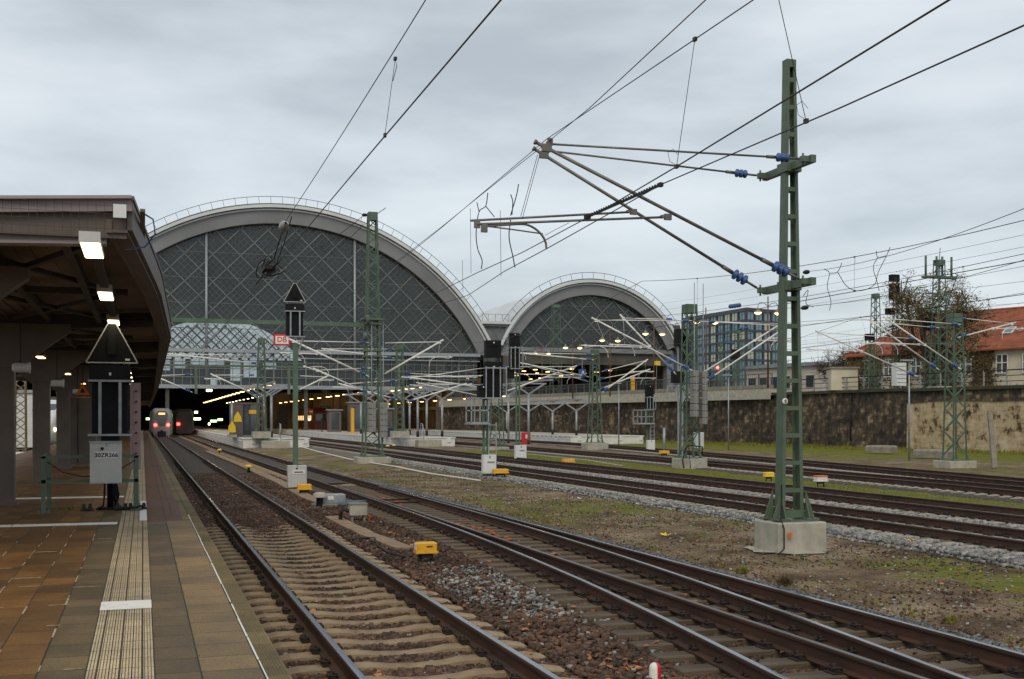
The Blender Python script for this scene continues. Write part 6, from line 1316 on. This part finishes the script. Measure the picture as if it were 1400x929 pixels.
# ---------------------------------------------------------------- office block
def office():
    k=1.5; P0=Vector((130.4*k,231*k,0)); P1=Vector((128.7*k,259*k,0)); P2=Vector((141.3*k,235*k,0)); zt=40.5; z0=3
    t=thing('office_building','dark blue grey office block with a grid of windows behind the viaduct','building',(P0.x,P0.y,z0))
    P3=P1+P2-P0; mb=MB(); mb.prism([(p.x,p.y) for p in(P0,P2,P3,P1)],z0,zt-.3,axis='z'); mb.build('core','window',t)
    mb=MB(); mb.prism([(p.x,p.y) for p in((P0-P3)*.515+(P0+P3)/2,(P2-P1)*.515+(P2+P1)/2,(P3-P0)*.515+(P0+P3)/2,(P1-P2)*.515+(P2+P1)/2)],zt-1.0,zt,axis='z'); mb.build('parapet','office',t)
    fl=3.35; nf=10
    for (a,b,n) in((P1,P0,9),(P0,P2,4)):
        d=(b-a)/n; nrm=Vector((d.y,-d.x,0)).normalized(); 
        if nrm.dot(a)>0: nrm=-nrm
        mb=MB()
        for i in range(n+1): p=a+d*i+nrm*.25; mb.bar((p.x,p.y,z0),(p.x,p.y,zt-.9),.55,.5,up=nrm)
        for f_ in range(nf+1): z=zt-1-f_*fl; p,q=a+nrm*.22,b+nrm*.22; mb.bar((p.x,p.y,z),(q.x,q.y,z),.45,.7)
        mb.build('facade_grid','office',t)
        for f_ in range(8):
            for i in range(n):
                p=a+d*(i+.5)+nrm*.06; z=zt-1-f_*fl-fl/2; o=MB().bar((p-d*.36).to_tuple()[:2]+(z,),(p+d*.36).to_tuple()[:2]+(z,),.06,fl-.8)
                w_=o.build('window','officeg' if R.random()<.8 else 'lampy2',t)
                q=p+nrm*.06; MB().box((q.x,q.y,z),(.14,.14,fl-.8)).build('frame','office',w_)
M['lampy2']=emis('lit office window',(.75,.85,.6),.16,(.25,.27,.22)); office()
# pale low building
t=thing('low_building','pale flat roofed building with dark square windows behind the viaduct railing','building',at(1060,505,150)); a,b=at(1020,520,150),at(1125,520,135); d=b-a
mb=MB(); mb.prism([(a.x,a.y),(b.x,b.y),(b.x+9,b.y+5),(a.x+9,a.y+5)],4,9.6,axis='z'); mb.build('wall','cream' if False else mat('pale pink render',(.52,.46,.43),(.44,.39,.36),.8,scale=.3),t); mb=MB(); mb.prism([(a.x-.4,a.y-.4),(b.x-.4,b.y-.4),(b.x+9.4,b.y+5.4),(a.x+9.4,a.y+5.4)],9.6,10.1,axis='z'); mb.build('roof','galv',t)
for i in range(6): p=a+d*(i+.6)/6.6; n_=Vector((d.y,-d.x,0)).normalized()*-.06; 
for i in range(6):
    p=a.lerp(b,(i+.6)/6.6); nn=Vector((d.y,-d.x,0)).normalized(); nn=nn if nn.dot(a)<0 else -nn; p=p+nn*.08; e=d.normalized()*.7; w_=MB().bar((p.x-e.x,p.y-e.y,7.5),(p.x+e.x,p.y+e.y,7.5),.08,1.6).build('window','window',t); MB().bar((p.x+nn.x*.06-e.x*1.1,p.y+nn.y*.06-e.y*1.1,8.35),(p.x+nn.x*.06+e.x*1.1,p.y+nn.y*.06+e.y*1.1,8.35),.08,.12).build('frame','cream',w_)
t=thing('low_building','long pale building low on the horizon between the tall mast and the bare trees','building',at(1120,505,220)); a,b=at(1098,508,240),at(1165,508,200); mb=MB(); mb.prism([(a.x,a.y),(b.x,b.y),(b.x+9,b.y+5),(a.x+9,a.y+5)],4,10.4,axis='z'); mb.build('wall','cream',t); mb=MB(); mb.prism([(a.x-.4,a.y-.4),(b.x-.4,b.y-.4),(b.x+9.4,b.y+5.4),(a.x+9.4,a.y+5.4)],10.4,12.4,axis='z'); mb.build('roof','office',t)
for i in range(4): 
    p=a.lerp(b,(i+.5)/4); MB().box((p.x-.1,p.y-.1,7.6),(1.5,.6,1.8),rz=math.atan2((b-a).y,(b-a).x)).build('window','window',t)
t=thing('hut','small beige flat roofed hut behind the wall railing','hut',at(1150,520,88)); p=at(1151,521,88); MB().box((p.x,p.y,5.7),(2.3,2.4,1.9),rz=-.4).build('wall','cream',t); MB().box((p.x,p.y,6.72),(2.6,2.7,.16),rz=-.4).build('roof','concd',t)
t=thing('relay_cabinet','white ribbed cabinet behind the wall railing below the big tree','cabinet',at(1229,516,72)); p=at(1229,516,72); MB().box((p.x,p.y,5.5),(.85,.6,1.7)).build('housing','cabw',t); mb=MB(); 
for i in range(5): mb.box((p.x,p.y-.32,4.9+i*.3),(.8,.03,.03))
mb.build('ribs','galv',t)
# ---------------------------------------------------------------- red roofed house
def house():
    A=Vector((66.9,97.8,0)); e1=Vector((.365,-.931,0)); e2=Vector((.931,.365,0)); L=21.5; D=11; z0,ze,zr=4.6,8.55,12.5
    t=thing('red_roofed_house','cream house with a red hipped tile roof and skylights behind the wall','house',(A.x,A.y,z0))
    q=lambda a,b: (A+e1*a+e2*b)
    mb=MB(); mb.prism([(p.x,p.y) for p in(q(0,0),q(L,0),q(L,D),q(0,D))],z0,ze,axis='z'); mb.build('wall','cream',t)
    def pt(a,b,z): p=q(a,b); return (p.x,p.y,z)
    o=.55; c=[pt(-o,-o,ze-.1),pt(L+o,-o,ze-.1),pt(L+o,D+o,ze-.1),pt(-o,D+o,ze-.1)]; r0,r1=pt(5.4,D/2,zr),pt(L-4.4,D/2,zr)
    mb=MB(); mb.add(c+[r0,r1]+[(x,y,z-.14) for x,y,z in c],[(0,1,5,4),(1,2,5),(2,3,4,5),(3,0,4),(0,6,7,1),(1,7,8,2),(2,8,9,3),(3,9,6,0),(6,9,8,7)]); rf=mb.build('roof','redroof',t)
    mb=MB(); mb.tube(r0,r1,.13,6); mb.tube(c[0],r0,.1,6); mb.tube(c[1],r1,.1,6); mb.build('ridge_tiles','redroof',rf)
    sl_=Vector((0,0,zr-ze+.1))+e2*(D/2+o); slope=sl_.normalized(); nr=slope.cross(e1).normalized(); nr=nr if nr.z>0 else -nr
    for a_,h_ in((15.2,.42),(18.2,.42),(11.0,.35)):
        c_=Vector(pt(a_,-o,ze-.1))+slope*(sl_.length*h_)+nr*.06; w_=MB().bar(c_-slope*.55,c_+slope*.55,.95,.10,up=nr).build('skylight','cabw',rf); MB().bar(c_-slope*.42+nr*.03,c_+slope*.42+nr*.03,.72,.10,up=nr).build('pane','officeg',w_)
    rz=math.atan2(e1.y,e1.x)
    for fl_ in(0,):
        for a_ in(1.6,4.3,7.2,12.2,15.6,18.0,20.2):
            z=7.1; c_=Vector(pt(a_,-.02,z)); w_=MB().box(c_,(1.05,.10,1.65),rz=rz).build('window','window',t)
            mb=MB(); d_=e1; n_=-e2*.08
            for s_ in(-.52,0,.52): p=c_+d_*s_+n_; mb.bar((p.x,p.y,z-.82),(p.x,p.y,z+.82),.09,.06,up=e2)
            for zz in(-.82,.1,.82): p=c_-d_*.55+n_*1.2;r_=c_+d_*.55+n_*1.2; mb.bar((p.x,p.y,z+zz),(r_.x,r_.y,z+zz),.06,.08)
            mb.build('frame','wpaint',w_)
    for a_ in(16.5,): c_=Vector(pt(a_+3,-.02,5.1)); MB().box(c_,(1.0,.1,.6),rz=rz).build('window','window',t)
    mb=MB()
    for _ in range(5200):
        a_=R.choice((0.6,2.6,9.7,10.6,13.9,13.7,8.8,5.6))+R.gauss(0,.55); z=z0+R.random()*(ze-z0+.2); p=Vector(pt(a_,-.05-R.random()*.22,z)); s_=R.uniform(.06,.14); th=R.uniform(0,3); mb.add([p+e1*s_*math.cos(th)+Vector((0,0,s_*math.sin(th))),p-e1*s_*math.sin(th)+Vector((0,0,s_*math.cos(th))),p-e1*s_*math.cos(th)-e2*.05-Vector((0,0,s_*math.sin(th))),p+e1*s_*math.sin(th)-Vector((0,0,s_*math.cos(th)))],[(0,1,2,3)])
    tag(mb.build('creeper','ivy',origin=A),'brown autumn creeper covering the wall of the red roofed house','creeper',kind='stuff')
house()
# ---------------------------------------------------------------- trees
def tree(label,x,y,z0,h,rx,nleaf,seed,m='leaf',lsz=.13,lean=0,trunk=.3,ntip=30,zc=None,tw=7):
    r=random.Random(seed); t=thing('deciduous_tree',label,'tree',(x,y,z0)); mb=MB(); tips=[]
    fork=z0+h*.22; rz=(h*.80)/2; zc=z0+h*.60
    B0=Vector((x,y,z0)); F=Vector((x+lean,y,fork)); mb.tube(B0,F,trunk,8,r2=trunk*.8)
    limbs=[]
    for k in range(7):
        a=6.283*k/7+r.uniform(-.3,.3); e=Vector((x+lean+rx*.5*math.cos(a),y+rx*.4*math.sin(a),zc+rz*r.uniform(-.15,.45))); mid=F.lerp(e,.5)+Vector((rx*.10*math.cos(a),rx*.1*math.sin(a),-rz*.06))
        mb.path(cr([F-Vector((0,0,.2)),mid,e],4),trunk*.34,6); limbs.append((mid,e))
    for k in range(ntip):
        while True:
            v=Vector((r.uniform(-1,1),r.uniform(-1,1),r.uniform(-1,1)))
            if .35<v.length<1: break
        tp=Vector((x+lean+v.x*rx*(1+r.uniform(-.1,.15)),y+v.y*rx*.8,zc+v.z*rz*(1+r.uniform(-.1,.12))))
        st=min((q for L in limbs for q in(L[0],L[1],L[0].lerp(L[1],.5))),key=lambda q:(q-tp).length); md=st.lerp(tp,.5)+Vector((r.gauss(0,.3),r.gauss(0,.3),-.12)); pts=cr([st,md,tp],4); mb.path(pts,trunk*.12,5); 
        for c in pts[3:]:
            for _ in range(tw):
                q=c+Vector((r.gauss(0,.55),r.gauss(0,.55),r.gauss(.12,.45))); mb.path([c,c.lerp(q,.5)+Vector((r.gauss(0,.06),0,r.gauss(0,.08))),q],.016,3); tips.append(q)
                if r.random()<.5: q2=q+Vector((r.gauss(0,.25),r.gauss(0,.25),r.gauss(.1,.25))); mb.path([q,q2],.010,3); tips.append(q2)
    mb.build('trunk','bark',t)
    if nleaf:
        lb=MB(); cl=[q for q in tips if vnoise(q.x,q.z,1.9)+.25*vnoise(q.z,q.x,4)>-.28]; per=nleaf/len(cl)
        for tp in cl:
            for _ in range(int(per*r.uniform(.3,1.9))):
                p=tp+Vector((r.gauss(0,.17),r.gauss(0,.17),r.gauss(0,.14))); a=Vector((r.gauss(0,1),r.gauss(0,1),r.gauss(0,1))).normalized(); b=a.cross(Vector((r.gauss(0,1),r.gauss(0,1),.3))).normalized(); s_=lsz*r.uniform(.5,1.2); lb.add([p-a*s_,p+b*s_*.5,p+a*s_,p-b*s_*.5],[(0,1,2,3)])
        lb.build('crown',m,t)
    return t
p=at(1268,530,81.7); tree('big tree with sparse olive brown leaves in front of the red roofed house',p.x,81.7,4.5,10.2,5.1,10500,4,lsz=.095,lean=.7,trunk=.38,ntip=70,tw=5)
p=at(1150,520,110); tree('bare twiggy tree left of the red roofed house',p.x,110,4.5,5.6,3.0,300,11,trunk=.2,lsz=.09)
p=at(1190,520,104); tree('small bushy tree against the left end of the red roofed house',p.x,104,4.5,5.4,2.3,5000,12,trunk=.16,lsz=.12)
p=at(1078,520,190); tree('bare tree seen through the rungs of the tallest near mast',p.x,190,4.5,9,5,0,13,trunk=.25,ntip=20)
p=at(1118,520,200); tree('far bare tree right of the tallest near mast',p.x,200,4.5,9,5,0,14,trunk=.25,ntip=20)
p=at(985,520,200); tree('bare tree at the foot of the office block',p.x,200,4.5,7,4,0,15,trunk=.25,ntip=16)
p=at(1405,520,96); tree('leafy tree top at the right edge behind the house roof',p.x+2,100,4.5,8.5,3.2,7000,16,trunk=.25)
# ---------------------------------------------------------------- trains
def train(label,x,y0,L,w,h,col,zf,nose,name='railcar',win=True,front=1):
    t=thing(name,label,'train',(x,y0,0)); mb=MB(); secs=[]
    # cross section: rounded box, shrinking towards the nose
    def sec(y,k,hz,zb):
        ww=w/2*k; pts=[(-ww*.92,zb),(-ww,zb+.35),(-ww,hz-.9),(-ww*.90,hz-.3),(-ww*.6,hz),(ww*.6,hz),(ww*.90,hz-.3),(ww,hz-.9),(ww,zb+.35),(ww*.92,zb)]
        return [(x+a,y,b) for a,b in pts]
    for dy,k,hz,zb in nose: secs.append(sec(y0+dy,k,hz,zb))
    secs.append(sec(y0+L,1,h,.25)); vs=[p for s_ in secs for p in s_]; n=10
    mb.add(vs,[(j*n+i,j*n+(i+1)%n,(j+1)*n+(i+1)%n,(j+1)*n+i) for j in range(len(secs)-1) for i in range(n)],0,True); mb.add(secs[0],[tuple(range(n))]); mb.build('body',col,t)
    MB().box((x,y0+L/2+1.2,.2),(w*.8,L-2.6,.6)).build('bogies','blackr',t)
    return t
t=train('pale grey and black railcar with red tail lights standing on the platform track',2.45,161,24,2.9,3.75,'traing',1,[(0,.72,2.5,-.1),(.35,.88,3.2,-.1),(1.1,.97,3.65,0),(2.4,1,3.75,.2)])
MB().prism([(2.45-.78,2.95),(2.45-.42,1.45),(2.45+.42,1.45),(2.45+.78,2.95),(2.45+.5,3.35),(2.45-.5,3.35)],160.86,161.3).build('windscreen','window',t); mb=MB(); mb.box((2.45,160.9,.15),(1.1,.2,.9)); mb.tube((2.45,160.5,.6),(2.45,161,.6),.2,8); mb.build('coupler','blackr',t)
for s_ in(-1,1): MB().lathe((2.45+s_*.82,160.86,1.45),(2.45+s_*.82,161.1,1.45),[(0,0),(0,.22),(.2,.22)],10).build('tail_light','lampr',t)
MB().box((2.45,160.84,2.98),(.8,.06,.2)).build('destination_display','lampo',t)
t=train('white express train with a red stripe and lit headlight left of the canopy posts',-7.45,98,30,2.9,3.8,'trainw',1,[(0,.30,1.6,.35),(.5,.55,2.0,.2),(1.6,.78,2.7,.1),(3.2,.92,3.4,.1),(5,1,3.8,.15)])
mb=MB(); mb.add([(-8.1,99.75,2.75),(-6.8,99.75,2.75),(-6.65,101.2,3.45),(-8.25,101.2,3.45)],[(0,1,2,3)]); o=mb.build('windscreen','window',t)
mb=MB()
for s_ in(-1,1): mb.box((-7.45+s_*1.46,115,2.35),(.03,26,.75))
mb.build('window_band','window',t); mb=MB()
for s_ in(-1,1): mb.box((-7.45+s_*1.462,115,1.5),(.03,26,.16)); mb.bar((-7.45+s_*1.16,99.8,1.35),(-7.45+s_*1.36,102,1.5),.05,.16)
mb.build('stripe','red',t)
for s_ in(-1,1): MB().lathe((-7.45+s_*.72,98.45,1.35),(-7.45+s_*.72,98.9,1.35),[(0,0),(0,.17),(.4,.17)],10).build('headlight','lampw',t)
t=train('red train in the dark hall right of the tall mast',28.5,192,28,2.9,4.2,mat('dull red train paint',(.22,.03,.015),None,.5),1,[(0,.85,3.4,0),(.5,.95,4.0,0),(1.3,1,4.2,.2)]); MB().box((28.5,191.95,2.6),(2.0,.2,1.1)).build('windscreen','window',t); mb=MB(); 
for k in range(8): mb.box((27.03,195+k*3,2.5),(.05,1.8,.8))
mb.build('lit_windows','lampy',t); 
t=train('dark train with one red tail light right of the grey railcar',6.2,186,28,2.9,3.9,'halld',1,[(0,.85,3.4,0),(.5,.95,3.7,0),(1.3,1,3.9,.2)]); MB().box((6.2-.9,185.85,1.5),(.45,.1,.4)).build('tail_light','lampr',t)
# things left of the near platform
mb=MB(); mb.box((-14,260,.1),(8.6,330,.85)); struct('platform',mb,M['concd'],'low platform left of the white train','platform')
t=thing('lattice_post','slim yellowish lattice post left of the canopy posts','mast',at(28,600,70)); p=at(28,600,70); lattice(t,p.x,70,-.2,6,.6,.5,mat('yellowish steel',(.25,.20,.10),None,.6),False)
t=thing('shed','pale grey corrugated shed wall behind the slim lattice post','shed',at(32,575,85)); p=at(34,575,85); MB().box((p.x-1.5,p.y,2.1),(5,6,3.6)).build('wall','cabw',t); MB().box((p.x-1.5,p.y,4.0),(5.3,6.3,.2)).build('roof','galv',t)
t=thing('concrete_barrier','low pale concrete barrier left of the track of the white train','barrier',at(20,608,60)); p=at(15,606,62); MB().box((p.x-1,p.y,.15),(5,1.5,.7),ch=.05).build('body','white',t)
